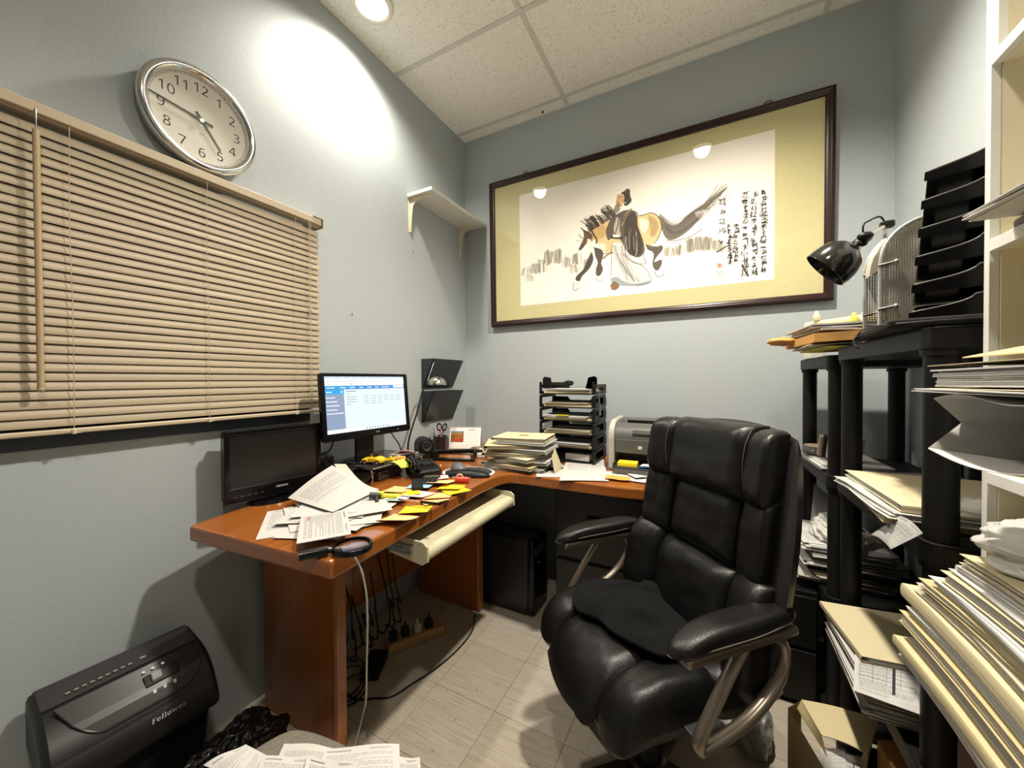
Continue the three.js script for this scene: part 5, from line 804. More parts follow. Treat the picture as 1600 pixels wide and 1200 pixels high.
// ---------------------------------------------------------------- black plastic shelving along the right wall
function shelving(label, z0, z1, tops) {
  const X0 = 1.862, X1 = 2.198, t = thing('plastic_shelving', label, 'shelving', [X0, 0, z0], 0, 'black plastic shelving units'), W = X1 - X0, L = z1 - z0, lip = 0.04;
  const posts = [[0.031, 0.032], [0.031, L - 0.032], [W - 0.031, 0.032], [W - 0.031, L - 0.032]];
  const sh = new THREE.Shape(); const r = 0.03; sh.moveTo(r, 0); sh.lineTo(W - r, 0); sh.quadraticCurveTo(W, 0, W, r); sh.lineTo(W, L - r); sh.quadraticCurveTo(W, L, W - r, L); sh.lineTo(r, L); sh.quadraticCurveTo(0, L, 0, L - r); sh.lineTo(0, r); sh.quadraticCurveTo(0, 0, r, 0);
  const inner = (m) => [[m, m], [m, L - m], [W - m, L - m], [W - m, m]];
  tops.forEach((y, k) => {
    const plate = extrude(sh.clone(), 0.006, 0.0015).rotateX(Math.PI / 2).translate(0, y, 0);
    const rim = extrude(sh.clone(), lip, 0.002, [inner(0.008)]).rotateX(Math.PI / 2).translate(0, y - 0.001, 0);
    const s = mesh('shelf', merge([plate, rim]), shelfPlastic, t);
    for (const [x, z] of posts) mesh('collar', cyl(0.03, 0.029, 0.05, x, y - 0.028, z, 20), shelfPlastic, s);
  });
  const ys = [...tops.map((y) => y), 0].sort((a, b) => a - b);
  for (const [x, z] of posts) for (let k = 0; k < ys.length - 1; k++) if (ys[k + 1] - ys[k] > 0.06) mesh('post', merge([cyl(0.0245, 0.0245, ys[k + 1] - ys[k] - 0.006, x, (ys[k] + ys[k + 1]) / 2 - 0.003, z, 20)]), shelfPlastic, t);
}
const NEAR = [0.05, 0.44, 0.885, 1.292], FAR = [0.05, 0.45, 0.865, 1.275];
shelving('black plastic shelving unit in the back corner', 0.122, 0.56, FAR);
shelving('black plastic shelving unit beside the cream bookcase', 0.64, 1.19, NEAR);
// ---------------------------------------------------------------- cream bookcase
const BX = 1.92, BZ = 1.216;
{
  const t = thing('bookcase', 'tall cream painted bookcase against the right wall', 'bookcase', [BX, 0, BZ]), W = XR - BX - 0.004, L = 0.93, Ht = 2.2, e = 0.012;
  mesh('end_panel', span(e, W, 0, Ht, 0, 0.018), creamPaint, t); mesh('end_panel', span(e, W, 0, Ht, L - 0.018, L), creamPaint, t);
  mesh('back_panel', span(W - 0.008, W, 0, Ht, 0.018, L - 0.018), creamPaint, t); mesh('top_board', span(e, W - 0.008, Ht - 0.02, Ht, 0.018, L - 0.018), creamPaint, t);
  for (const z of [0, L - 0.014]) mesh('front_edge', span(0, e, 0, Ht, z, z + 0.014, 0.001), whitePaint, t);
  for (const y of [0.33, 0.69, 1.036, 1.43, 1.742]) { const s = mesh('shelf_board', span(e, W - 0.008, y - 0.02, y, 0.018, L - 0.018), creamPaint, t); mesh('shelf_edge', span(0, e, y - 0.02, y, 0.014, L - 0.014, 0.001), whitePaint, s); }
  mesh('upper_stile', span(0.0, e, 1.742, Ht, 0.014, 0.03, 0.001), whitePaint, t);
}
// ---------------------------------------------------------------- on top of the shelving
{
  // black trays with swooping sides
  const NLc = PX(1419, 440, 1.872), z0 = 0, z1 = 0.2, W = 0.27, P0 = 1.316, pitch = 0.057;
  const s = new THREE.Shape(); s.moveTo(0, 0); s.lineTo(0.001, 0.017); s.bezierCurveTo(0.035, 0.024, 0.07, 0.026, 0.086, 0.038); s.lineTo(0.09, 0.043); s.bezierCurveTo(0.13, 0.05, 0.16, 0.053, W - 0.02, 0.0545); s.lineTo(W, 0.0545); s.lineTo(W, 0); s.closePath();
  const win = [[0.02, 0.012], [0.02, 0.03], [0.07, 0.03], [0.07, 0.012]];
  for (let k = 0; k < 6; k++) {
    const t = thing('desk_tray', ['lowest', 'second lowest', 'third', 'fourth', 'second highest', 'topmost'][k] + ' black swoop-sided paper tray on the shelving top', 'paper tray', [NLc.x + 0.2 * 0.33 + 0.004 * k, P0 + k * pitch, NLc.z - 0.2 * 0.944 + 0.0014 * k], -19.3 * RAD, 'swoop-sided paper trays');
    mesh('tray_floor', span(0.004, W, 0, 0.004, 0, z1 - z0, 0.001), blackGloss, t);
    const side = extrude(s.clone(), 0.004, 0.001); mesh('tray_side', side.clone().translate(0, 0.001, z1 - z0 - 0.004), blackGloss, t);
    const back = extrude([[0, 0], [0.001, 0.05], [0.012, 0.054], [W, 0.054], [W, 0]], 0.004, 0, [win.slice().reverse(), win.map(([a, b]) => [a + 0.085, b]).reverse()]); mesh('tray_side', back.translate(0.01, 0.001, 0), blackGloss, t);
    mesh('tray_lip', tube(s.getPoints(24).slice(2, 40).filter((p) => p.y > 0.011).map((p) => V(p.x, p.y, z1 - z0 - 0.001)), 0.0022, 50, 6), M([0.05, 0.05, 0.05], 0.35), t);
  }
  const cs = thing('document_case', 'flat black zipped case lying under the paper trays', 'case', [1.995, 1.2925, 1.03], -0.1);
  mesh('body', rbox(0.33, 0.02, 0.3, 0.007, 0, 0.011, 0), blackMatte, cs); mesh('zip', new THREE.TorusGeometry(0.1, 0.001, 4, 4).scale(0.001, 0.001, 0.001), darkGrey, cs).geometry = tube([[-0.166, 0.011, -0.14], [-0.166, 0.011, 0.14], [0.15, 0.011, 0.151]], 0.0018, 30, 6); mesh('strap', tube([[-0.16, 0.006, -0.1], [-0.175, 0.004, -0.09], [-0.176, -0.012, -0.08], [-0.172, -0.02, -0.07]], 0.003, 16, 6), blackMatte, cs);
  // perforated metal file holder with arched wires
  const hole = dataTex(64, (u, v) => { const a = (u * 4) % 1 - 0.5, b = (v * 4) % 1 - 0.5; return a * a + b * b < 0.075 ? 0 : 1; });
  hole.repeat.set(45, 45);
  const perf = M([0.4, 0.36, 0.29], 0.45, 0.6, { alphaMap: hole, transparent: true, alphaTest: 0.5 });
  const a = PZ(1374, 500, 0.845), b = PZ(1357, 500, 0.76), t = thing('file_holder', 'arched perforated metal file holder with bright wire rims', 'file holder', [a.x, 1.2925, 0]);
  const Wd = 0.2, Ht = 0.318, R = 0.13;
  const arch = (dx) => { const s2 = new THREE.Shape(); s2.moveTo(dx, 0.0); s2.lineTo(dx, Ht - R); s2.quadraticCurveTo(dx, Ht, dx + R, Ht); s2.lineTo(Wd, Ht); s2.lineTo(Wd, 0); s2.closePath(); return s2; };
  const pts = (dx, z) => { const o = []; for (let k = 0; k <= 6; k++) o.push(V(dx, 0.002 + (Ht - R) * k / 6, z)); for (let k = 1; k <= 10; k++) { const u = k / 10; o.push(V((1 - u) ** 2 * dx + 2 * (1 - u) * u * dx + u * u * (dx + R), (1 - u) ** 2 * (Ht - R) + 2 * (1 - u) * u * Ht + u * u * Ht, z)); } o.push(V(Wd, Ht, z)); return o; };
  const dx1 = b.x - a.x;
  mesh('front_panel', new THREE.ShapeGeometry(arch(0.002), 24).translate(0, 0, 0.845), perf, t); mesh('rear_panel', new THREE.ShapeGeometry(arch(0.002), 24).translate(0, 0, 0.74), perf, t);
  { const p = pts(0, 0), g = []; for (let k = 6; k < p.length - 1; k++) g.push(patch([V(p[k].x, p[k].y, 0.845), V(p[k + 1].x, p[k + 1].y, 0.845), V(p[k + 1].x, p[k + 1].y, 0.74), V(p[k].x, p[k].y, 0.74)], () => 0, 0.0008, 1, 1)); mesh('curved_top', merge(g), M([0.62, 0.58, 0.48], 0.5), t); }
  for (const z of [0.845, 0.74]) mesh('rim_wire', tube(pts(0, z), 0.004, 80, 8), M([0.7, 0.7, 0.68], 0.25, 0.6), t);
  for (const z of [0.848, 0.743]) for (const y of [0.085, 0.2]) mesh('stud', merge([bar([-0.004, y, z], [0.03, y + 0.006, z + 0.003], 0.0035), new THREE.SphereGeometry(0.006, 10, 8).translate(0.03, y + 0.006, z + 0.004)]), steel, t);
  // heap of envelopes
  const gp = 'envelopes heaped on the shelving top', cx = 1.93; let y = 1.2935;
  const lay = [[0.2, 0.3, 0.006, M([0.62, 0.6, 0.08], 0.7), 'yellow-green envelope at the bottom of the shelving-top heap', 0.1], [0.26, 0.3, 0.006, creamPaper, 'cream envelope low in the shelving-top heap', -0.05], [0.27, 0.33, 0.03, kraft, 'thick orange kraft envelope in the shelving-top heap', 0.12], [0.27, 0.3, 0.008, printed[3], 'white printed envelope with red print in the shelving-top heap', 0.2], [0.28, 0.31, 0.007, whitePaper, 'plain white envelope in the shelving-top heap', 0.02], [0.28, 0.3, 0.007, whitePaper, 'bright white paper near the top of the shelving-top heap', 0.14]];
  for (const [w, l, h, m, lab, tn] of lay) { single('envelope', lab, 'envelope', patch(rect(w, l), (u, v) => h - 0.0008 + 0.003 * Math.sin(u * 5 + y * 90) * (1 - u) + 0.002, h - 0.002, 8, 8), m, [cx + rnd(-0.01, 0.01), y, 0.5], tn * 0.6, gp); y += h + 0.003; }
  single('crushed_envelope', 'crushed orange envelope end sticking out of the heap', 'envelope', deform(new THREE.SphereGeometry(0.05, 18, 12).scale(0.9, 0.32, 1.1), (v) => { v.multiplyScalar(1 + 0.3 * noise.noise(v.x * 60, v.y * 60, v.z * 60)); }), kraft, [1.752, 1.337, 0.43]);
  single('cardboard_tube', 'long cream tube lying on the envelope heap', 'tube', merge([bar([1.83, y + 0.016, 0.42], [2.06, y + 0.018, 0.66], 0.014, 18)]), M([0.66, 0.56, 0.32], 0.6));
  for (const [px, lab, m] of [[1328, 'small yellow and black bottle on the envelope heap', M([0.7, 0.6, 0.1], 0.4)], [1284, 'small cream cap standing on the cream tube', M([0.7, 0.62, 0.42], 0.5)], [1343, 'small white pot on the envelope heap', M([0.7, 0.64, 0.55], 0.5)]]) { const p = PZ(px, 492, 0.52); single('small_bottle', lab, 'bottle', lathe([[0, 0], [0.011, 0], [0.0105, 0.018], [0.006, 0.026], [0.0055, 0.034], [0, 0.034]], 18), m, [p.x, y + (px === 1284 ? 0.031 : 0.002), px === 1284 ? 0.455 : 0.56]); }
  single('white_box', 'small white box and black clip at the shelving corner', 'box', rbox(0.05, 0.03, 0.07, 0.004, 0, 0.015, 0), M([0.65, 0.62, 0.52], 0.6), [1.888, 1.2755, 0.24], 0.1);
  // black jointed lamp
  const hd = PX(1338, 383, 1.865), j1 = PX(1352, 369, 1.875), j2 = PX(1386, 351, 1.93), lamp = thing('clamp_lamp', 'black jointed desk lamp leaning out over the shelving', 'lamp', [0, 0, 0]);
  const up = RIGHT.clone().multiplyScalar(0.6).add(V(0, 0.64, 0)).addScaledVector(FWD, -0.42).normalize(), sg = lathe([[0.012, 0.088], [0.016, 0.076], [0.034, 0.068], [0.05, 0.052], [0.059, 0.03], [0.0625, 0.004], [0.062, -0.01], [0.06, -0.01], [0.057, 0.028], [0.047, 0.05], [0.03, 0.064], [0, 0.068]], 40);
  sg.applyQuaternion(new THREE.Quaternion().setFromUnitVectors(V(0, 1, 0), up)); const c0 = hd.clone().addScaledVector(up, -0.08);
  mesh('shade', sg.translate(c0.x, c0.y, c0.z), M([0.014, 0.014, 0.013], 0.14, 0, { clearcoat: 0.6 }), lamp);
  mesh('socket', merge([bar(hd.clone().addScaledVector(up, -0.01), hd.clone().addScaledVector(up, 0.03), 0.014, 16), new THREE.SphereGeometry(0.009, 12, 8).translate(hd.x + 0.01, hd.y - 0.002, hd.z + 0.02)]), blackPlastic, lamp);
  mesh('arm', merge([bar(hd, j1, 0.006), bar(j1, j2, 0.0045), tube([j2, V(1.945, 1.612, 0.735), V(1.955, 1.57, 0.71), V(1.96, 1.2935, 0.705)], 0.005, 30, 8)]), steel, lamp);
  mesh('joint', new THREE.SphereGeometry(0.012, 14, 10).scale(1.5, 1, 1).translate(j1.x, j1.y, j1.z), blackPlastic, lamp); mesh('joint', rbox(0.03, 0.02, 0.02, 0.006, j2.x, j2.y, j2.z), blackPlastic, lamp);
  mesh('power_cord', tube([PX(1349, 372, 1.873), PX(1349, 352, 1.873), PX(1358, 345, 1.89), PX(1376, 339, 1.92), PX(1384, 350, 1.932)], 0.0025, 30, 6), blackPlastic, lamp);
  mesh('clamp_base', rbox(0.05, 0.018, 0.05, 0.004, 1.96, 1.302, 0.702), blackPlastic, lamp);
}
// ---------------------------------------------------------------- crumpled things
function crumple(label, pos, [sx, sy, sz], mat, sd, name = 'plastic_bag', cat = 'bag', flat = 0.35, rough = 0.34) {
  const g = new THREE.IcosahedronGeometry(1, 5); deform(mergeVertices(g), () => 0);
  const h = mergeVertices(new THREE.IcosahedronGeometry(1, 24).deleteAttribute('uv').deleteAttribute('normal'));
  deform(h, (v) => { const n = 1 + rough * (Math.abs(noise.noise(v.x * 1.8 + sd, v.y * 1.8, v.z * 1.8)) - 0.25) - rough * 0.4 * Math.abs(noise.noise(v.x * 3.6 + sd, v.y * 3.6, v.z * 3.6)) - rough * 0.13 * Math.abs(noise.noise(v.x * 8, v.y * 8 + sd, v.z * 8)); v.multiplyScalar(n); v.set(v.x * sx, Math.max(v.y, -flat) * sy + flat * sy, v.z * sz); });
  h.setAttribute('uv', new THREE.Float32BufferAttribute(new Float32Array(h.attributes.position.count * 2), 2));
  return single(name, label, cat, h, mat, pos);
}
const bagFilm = M([0.72, 0.71, 0.67], 0.32, 0, { transmission: 0.3, thickness: 0 });
// ---------------------------------------------------------------- in the shelving
{
  const gF = 'papers on the middle shelf of the near shelving', y = NEAR[2] + 0.001;
  for (const [w, l, t, m, x, z, a, lab, k] of [[0.28, 0.36, 0.012, manila[0], 1.985, 0.92, 1.5, 'manila folder at the bottom of the middle shelf pile', 0], [0.27, 0.34, 0.014, manila[1], 1.99, 0.93, 1.58, 'manila folder on top of the middle shelf pile', 1]])
    folder(lab, [x, y + 0.012 * k + (k ? 0.018 : 0), z], a, l, w, t, m, whitePaper, gF, () => 0, 0);
  bundle('curled white newspapers between the two shelf folders', [1.965, y + 0.0135, 0.94], 0.06, 0.26, 0.34, 0.014, 8, printed[1], null, (u, v) => 0.012 * Math.max(0, 0.25 - u) * Math.sin(v * 7), 0.01);
  single('shipping_label', 'white shipping label sheet hanging over the shelf edge', 'label', patch([PX(1406, 806, 1.85), PX(1442, 833, 1.845), PX(1392, 858, 1.83), PX(1361, 835, 1.838)], (u, v) => 0.006 * Math.sin(u * 3.1), 0.0008, 10, 10), printed[2]);
  crumple('clear plastic wrap lying on the end of the middle shelf pile', [2.02, y + 0.045, 1.1], [0.12, 0.02, 0.06], clearFilm, 3.1);
  // magazines and cloth further in
  for (const [x, z, a, k, lab] of [[2.03, 0.69, 0.03, 0, 'open grey catalogue lying at the back of the middle shelf'], [2.03, 0.69, -0.05, 1, 'thick grey catalogue with a slanted cover on the middle shelf']]) single('catalogue', lab, 'magazine', patch(rect(0.19, 0.085), (u, v) => 0.009 + 0.018 * k * (1 - v) * u, 0.008, 8, 8), printed[4 - k], [x, NEAR[2] + 0.002 + (k ? 0.01 : 0), z], a);
  crumple('crumpled black cloth at the back of the middle shelf', [2.08, NEAR[2] + 0.04, 0.69], [0.035, 0.03, 0.035], blackMatte, 8.2, 'black_cloth', 'cloth');
  // far unit, middle shelf
  const yf = FAR[2] + 0.001;
  bundle('white papers on the middle shelf of the corner shelving', [1.96, yf, 0.33], 0.02, 0.2, 0.28, 0.022, 9, whitePaper, null, () => 0, 0.006);
  const cd = thing('disc_spindle', 'round stack of discs on the corner shelving', 'disc spindle', [1.905, yf + 0.0265, 0.26]);
  mesh('case', lathe([[0, 0], [0.056, 0], [0.058, 0.006], [0.056, 0.03], [0.0, 0.03]], 40), M([0.1, 0.1, 0.1], 0.15), cd); mesh('label_disc', lathe([[0, 0.03], [0.05, 0.03], [0.05, 0.0325], [0, 0.0325]], 40), M([0.75, 0.62, 0.38], 0.5), cd);
  for (let k = 0; k < 3; k++) { const b = single('small_book', ['tan', 'dark', 'grey', 'black', 'brown'][k] + ' book leaning in the row on the corner shelving', 'book', rbox(0.1, 0.09, 0.018, 0.002, 0, 0.045, 0), [M([0.4, 0.33, 0.24], 0.7), blackMatte, greyPaper, blackPlastic, M([0.2, 0.1, 0.06], 0.6)][k], [1.93 + 0.008 * k, yf + 0.028 + 0.006, 0.335 + k * 0.026], 0, 'books leaning on the corner shelving'); b.rotation.x = 0.5 - 0.06 * k; }
  // lower shelves
  const yl = FAR[1] + 0.001;
  let yy = yl; const gl = 'paper piles on the lower shelf of the corner shelving';
  for (let k = 0; k < 7; k++) { const t = rnd(0.014, 0.028); bundle(['brown papers at the bottom of the lower shelf pile', 'cream papers low in the lower shelf pile', 'dark envelopes in the lower shelf pile', 'white folded papers in the lower shelf pile', 'grey newspapers in the lower shelf pile', 'white papers high in the lower shelf pile', 'white notepad on top of the lower shelf pile'][k], [1.955 + rnd(-0.02, 0.02), yy, 0.33], rnd(-0.05, 0.05), 0.25, 0.27, t, 7, [greyPaper, creamPaper, M([0.1, 0.08, 0.06], 0.8), whitePaper, greyPaper, whitePaper, printed[0]][k], gl, () => 0, 0.012); yy += t + 0.003; }
  crumple('crumpled white plastic bag on the lower corner shelf', [1.94, yy, 0.36], [0.085, 0.06, 0.12], bagFilm, 5.5);
  single('paper_sheet', 'white sheet standing behind the bag on the corner shelf', 'paper', patch([V(1.9, yy + 0.16, 0.2), V(1.96, yy + 0.1, 0.16), V(1.99, yy, 0.2), V(1.88, yy, 0.24)], () => 0, 0.001), whitePaper);
  // near unit, lower shelf: pile with folder and forms
  const y2 = NEAR[1] + 0.001; yy = y2; const gn = 'papers piled on the lower shelf of the near shelving';
  for (let k = 0; k < 4; k++) { const t = [0.018, 0.014, 0.012, 0.012][k]; bundle(['grey papers at the bottom of the near lower pile', 'white mail in the near lower pile', 'brown papers in the near lower pile', 'white pages below the forms in the near lower pile'][k], [1.925 + rnd(-0.008, 0.008), yy, 0.92], rnd(-0.04, 0.04), 0.22, 0.32, t, 7, [greyPaper, printed[6], creamPaper, whitePaper][k], gn, () => 0, 0.008); yy += t + 0.002; }
  const q = (px, py) => PY(px, py, yy + 0.003);
  single('printed_form', 'printed form with a dark bar on the near lower pile', 'form', patch([q(1336, 1020), q(1438, 1036), q(1440, 1118), q(1333, 1079)], () => 0.001, 0.001, 8, 8), printed[6]);
  folder('pale manila folder lying over the printed forms', [1.93, yy + 0.006, 0.855], 0.12, 0.23, 0.24, 0.014, manila[1], whitePaper, null, () => 0, 0.002);
  let yb = y2; // dark boxes deeper in
  single('storage_box', 'dark storage box at the back of the near lower shelf', 'box', rbox(0.1, 0.2, 0.3, 0.006, 0, 0.1, 0), M([0.02, 0.018, 0.017], 0.6), [2.12, yb, 0.9]);
  let ym = FAR[0] + 0.001; single('storage_box', 'dark storage box on the floor shelf of the corner shelving', 'box', rbox(0.19, 0.3, 0.28, 0.006, 0, 0.15, 0), M([0.02, 0.018, 0.017], 0.6), [2.03, ym + 0.001, 0.34]);
}
// ---------------------------------------------------------------- in the bookcase
{
  const mk = (px, py, x) => PX(px, py, x);
  // white paper bag on its side, mouth to the left, with papers on top
  const A = mk(1459, 622, 1.8), B = mk(1503, 660, 1.84), C = mk(1450, 700, 1.785), Dn = mk(1640, 742, 1.8), E = mk(1640, 626, 1.8), yb = 1.037;
  const t = thing('paper_bag', 'large white paper bag lying on its side in the bookcase', 'paper bag', [0, 0, 0]), bm = M([0.7, 0.69, 0.66], 0.8), back = 2.16;
  const deep = (p, dz = 0) => V(back, p.y, p.z - 0 + dz);
  const kz = 1.262;
  const A2 = V(2.15, A.y, Math.max(kz, A.z - 0.06)), B2 = V(2.15, B.y, kz + 0.03), C2 = V(2.15, 1.04, kz), D2 = V(2.15, 1.04, 1.68), E2 = V(2.15, E.y, 1.68);
  mesh('top_side', patch([A, E, E2, A2], (u, v) => 0.006 * Math.sin(u * 6) * (1 - v), 0.0012, 12, 8), bm, t);
  mesh('upper_gusset', patch([A, B, B2, A2], () => 0, 0.0012, 6, 6), bm, t); mesh('lower_gusset', patch([B, C, C2, B2], () => 0, 0.0012, 6, 6), bm, t);
  mesh('bottom_side', patch([C, Dn, D2, C2], (u, v) => -0.012 * Math.sin(u * 3.14) * (1 - v), 0.0012, 12, 8), bm, t);
  mesh('near_side', patch([E, Dn, D2, E2], () => 0, 0.0012, 6, 6), bm, t);
  mesh('bag_base', patch([A2, E2, D2, C2], () => 0, 0.0012, 4, 4), bm, t);
  crumple('crumpled white tissue inside the white paper bag', [1.9, 1.088, 1.56], [0.04, 0.026, 0.035], whitePaper, 12.2, 'tissue', 'tissue', 0.4, 0.35);
  const yt = A.y + 0.009; const g = 'folders on the white paper bag';
  folder('thick manila folder of papers on top of the white paper bag', [1.935, yt + 0.0075, 1.5], Math.PI + 0.02, 0.265, 0.3, 0.03, manila[1], whitePaper, g, (u, v) => 0.004 * Math.sin(u * 3 + v), 0.006);
  bundle('loose white sheets under the thick folder on the white bag', [1.925, yt + 0.0005, 1.5], 0.05, 0.26, 0.31, 0.005, 3, whitePaper, null, () => 0, 0.008);
  single('file_folder', 'single manila folder bowed on top of the thick folder', 'folder', patch([V(1.83, yt + 0.052, 1.37), V(1.84, yt + 0.052, 1.66), V(2.1, yt + 0.074, 1.66), V(2.1, yt + 0.066, 1.34)], (u, v) => 0.02 * Math.sin(v * 2.6), 0.0015, 10, 10), manila[2]);
  bundle('fanned white papers above the bowed manila folder', [2.03, yt + 0.1, 1.5], 0.3, 0.16, 0.24, 0.01, 5, whitePaper, null, (u, v) => 0.01 * u, 0.02);
  // upper shelf: white papers over a dark binder
  single('ring_binder', 'dark brown binder lying on the upper bookcase shelf', 'binder', rbox(0.24, 0.016, 0.3, 0.006, 0, 0.009, 0), M([0.03, 0.018, 0.014], 0.4), [2.045, 1.4305, 1.42]);
  bundle('white papers jutting out over the dark binder', [2.0, 1.4485, 1.43], 0.12, 0.24, 0.3, 0.012, 6, whitePaper, null, (u) => 0.003 * u, 0.012);
  single('storage_box', 'dark box in the top compartment of the bookcase', 'box', rbox(0.2, 0.3, 0.4, 0.004, 0, 0.15, 0), M([0.02, 0.022, 0.018], 0.7), [2.09, 1.743, 1.48]);
  // tall leaning stack on the lower shelf
  let y = 0.691; const gs = 'folders stacked in the bookcase above the floor boxes';
  const rows = [[1.246, 0.02, 0, 0.0, greyPaper], [1.25, 0.016, 1, 0.0, manila[0]], [1.25, 0.02, 0, 0.01, greyPaper], [1.252, 0.02, 1, 0.0, manila[2]], [1.262, 0.016, 0, 0.005, whitePaper], [1.25, 0.024, 1, 0.0, manila[1]], [1.275, 0.014, 0, 0.0, creamPaper], [1.3, 0.014, 1, 0.0, manila[2]], [1.33, 0.014, 0, -0.005, whitePaper], [1.352, 0.016, 1, 0.0, manila[1]], [1.36, 0.015, 0, 0.0, whitePaper], [1.375, 0.014, 1, 0.005, manila[1]]];
  rows.forEach(([z0, h, kind, dx, m], i) => {
    const w = 0.27, l = 0.34, x = 1.798 + w / 2 + dx + 0.002 * i, z = z0 + l / 2, warp = (u, v) => 0.007 * Math.sin(v * Math.PI) * (1 - (i % 2 && i !== 5 && i !== 1 ? 1 - u : u)) + 0.0005;
    if (kind) folder(`manila folder in the bookcase stack, ${['', 'lowest', '', 'second', '', 'third', '', 'fourth', '', 'fifth', '', 'topmost'][i]} of its folders`, [x, y, z], (i === 5 || i === 1 ? 0 : Math.PI) + 0.015 * Math.sin(i * 2.1), w, l, h, m, i % 4 === 1 ? whitePaper : creamPaper, gs, warp, 0);
    else bundle(['grey crumpled papers at the bottom of the bookcase stack', '', 'grey envelopes low in the bookcase stack', '', 'white pages midway up the bookcase stack', '', 'cream pages in the bookcase stack', '', 'white envelopes high in the bookcase stack', '', 'bright white pages near the top of the bookcase stack', ''][i], [x, y, z], 0.02 * Math.sin(i * 3), w * 0.98, l * 0.97, h, 8, m, gs, warp, 0.006);
    y += h + 0.0038;
  });
  crumple('crinkled white plastic bag on top of the bookcase stack', [1.96, y + 0.002, 1.42], [0.12, 0.04, 0.16], bagFilm, 21.4, 'plastic_bag', 'bag', 0.4, 0.3);
  single('cardboard_box', 'dark brown cardboard box under the bookcase stack', 'box', merge([span(0, 0.3, 0, 0.28, 0, 0.006), span(0, 0.3, 0, 0.28, 0.294, 0.3), span(0, 0.006, 0, 0.28, 0.006, 0.294), span(0.294, 0.3, 0, 0.28, 0.006, 0.294), span(0, 0.3, 0, 0.006, 0, 0.3)].map((g) => g)), M([0.06, 0.03, 0.018], 0.8), [1.875, 0.331, 1.262]);
  crumple('crumpled translucent wrapping in the dark cardboard box', [1.98, 0.345, 1.4], [0.07, 0.1, 0.08], bagFilm, 33.3, 'plastic_wrap', 'wrapping', 0.5, 0.5);
}

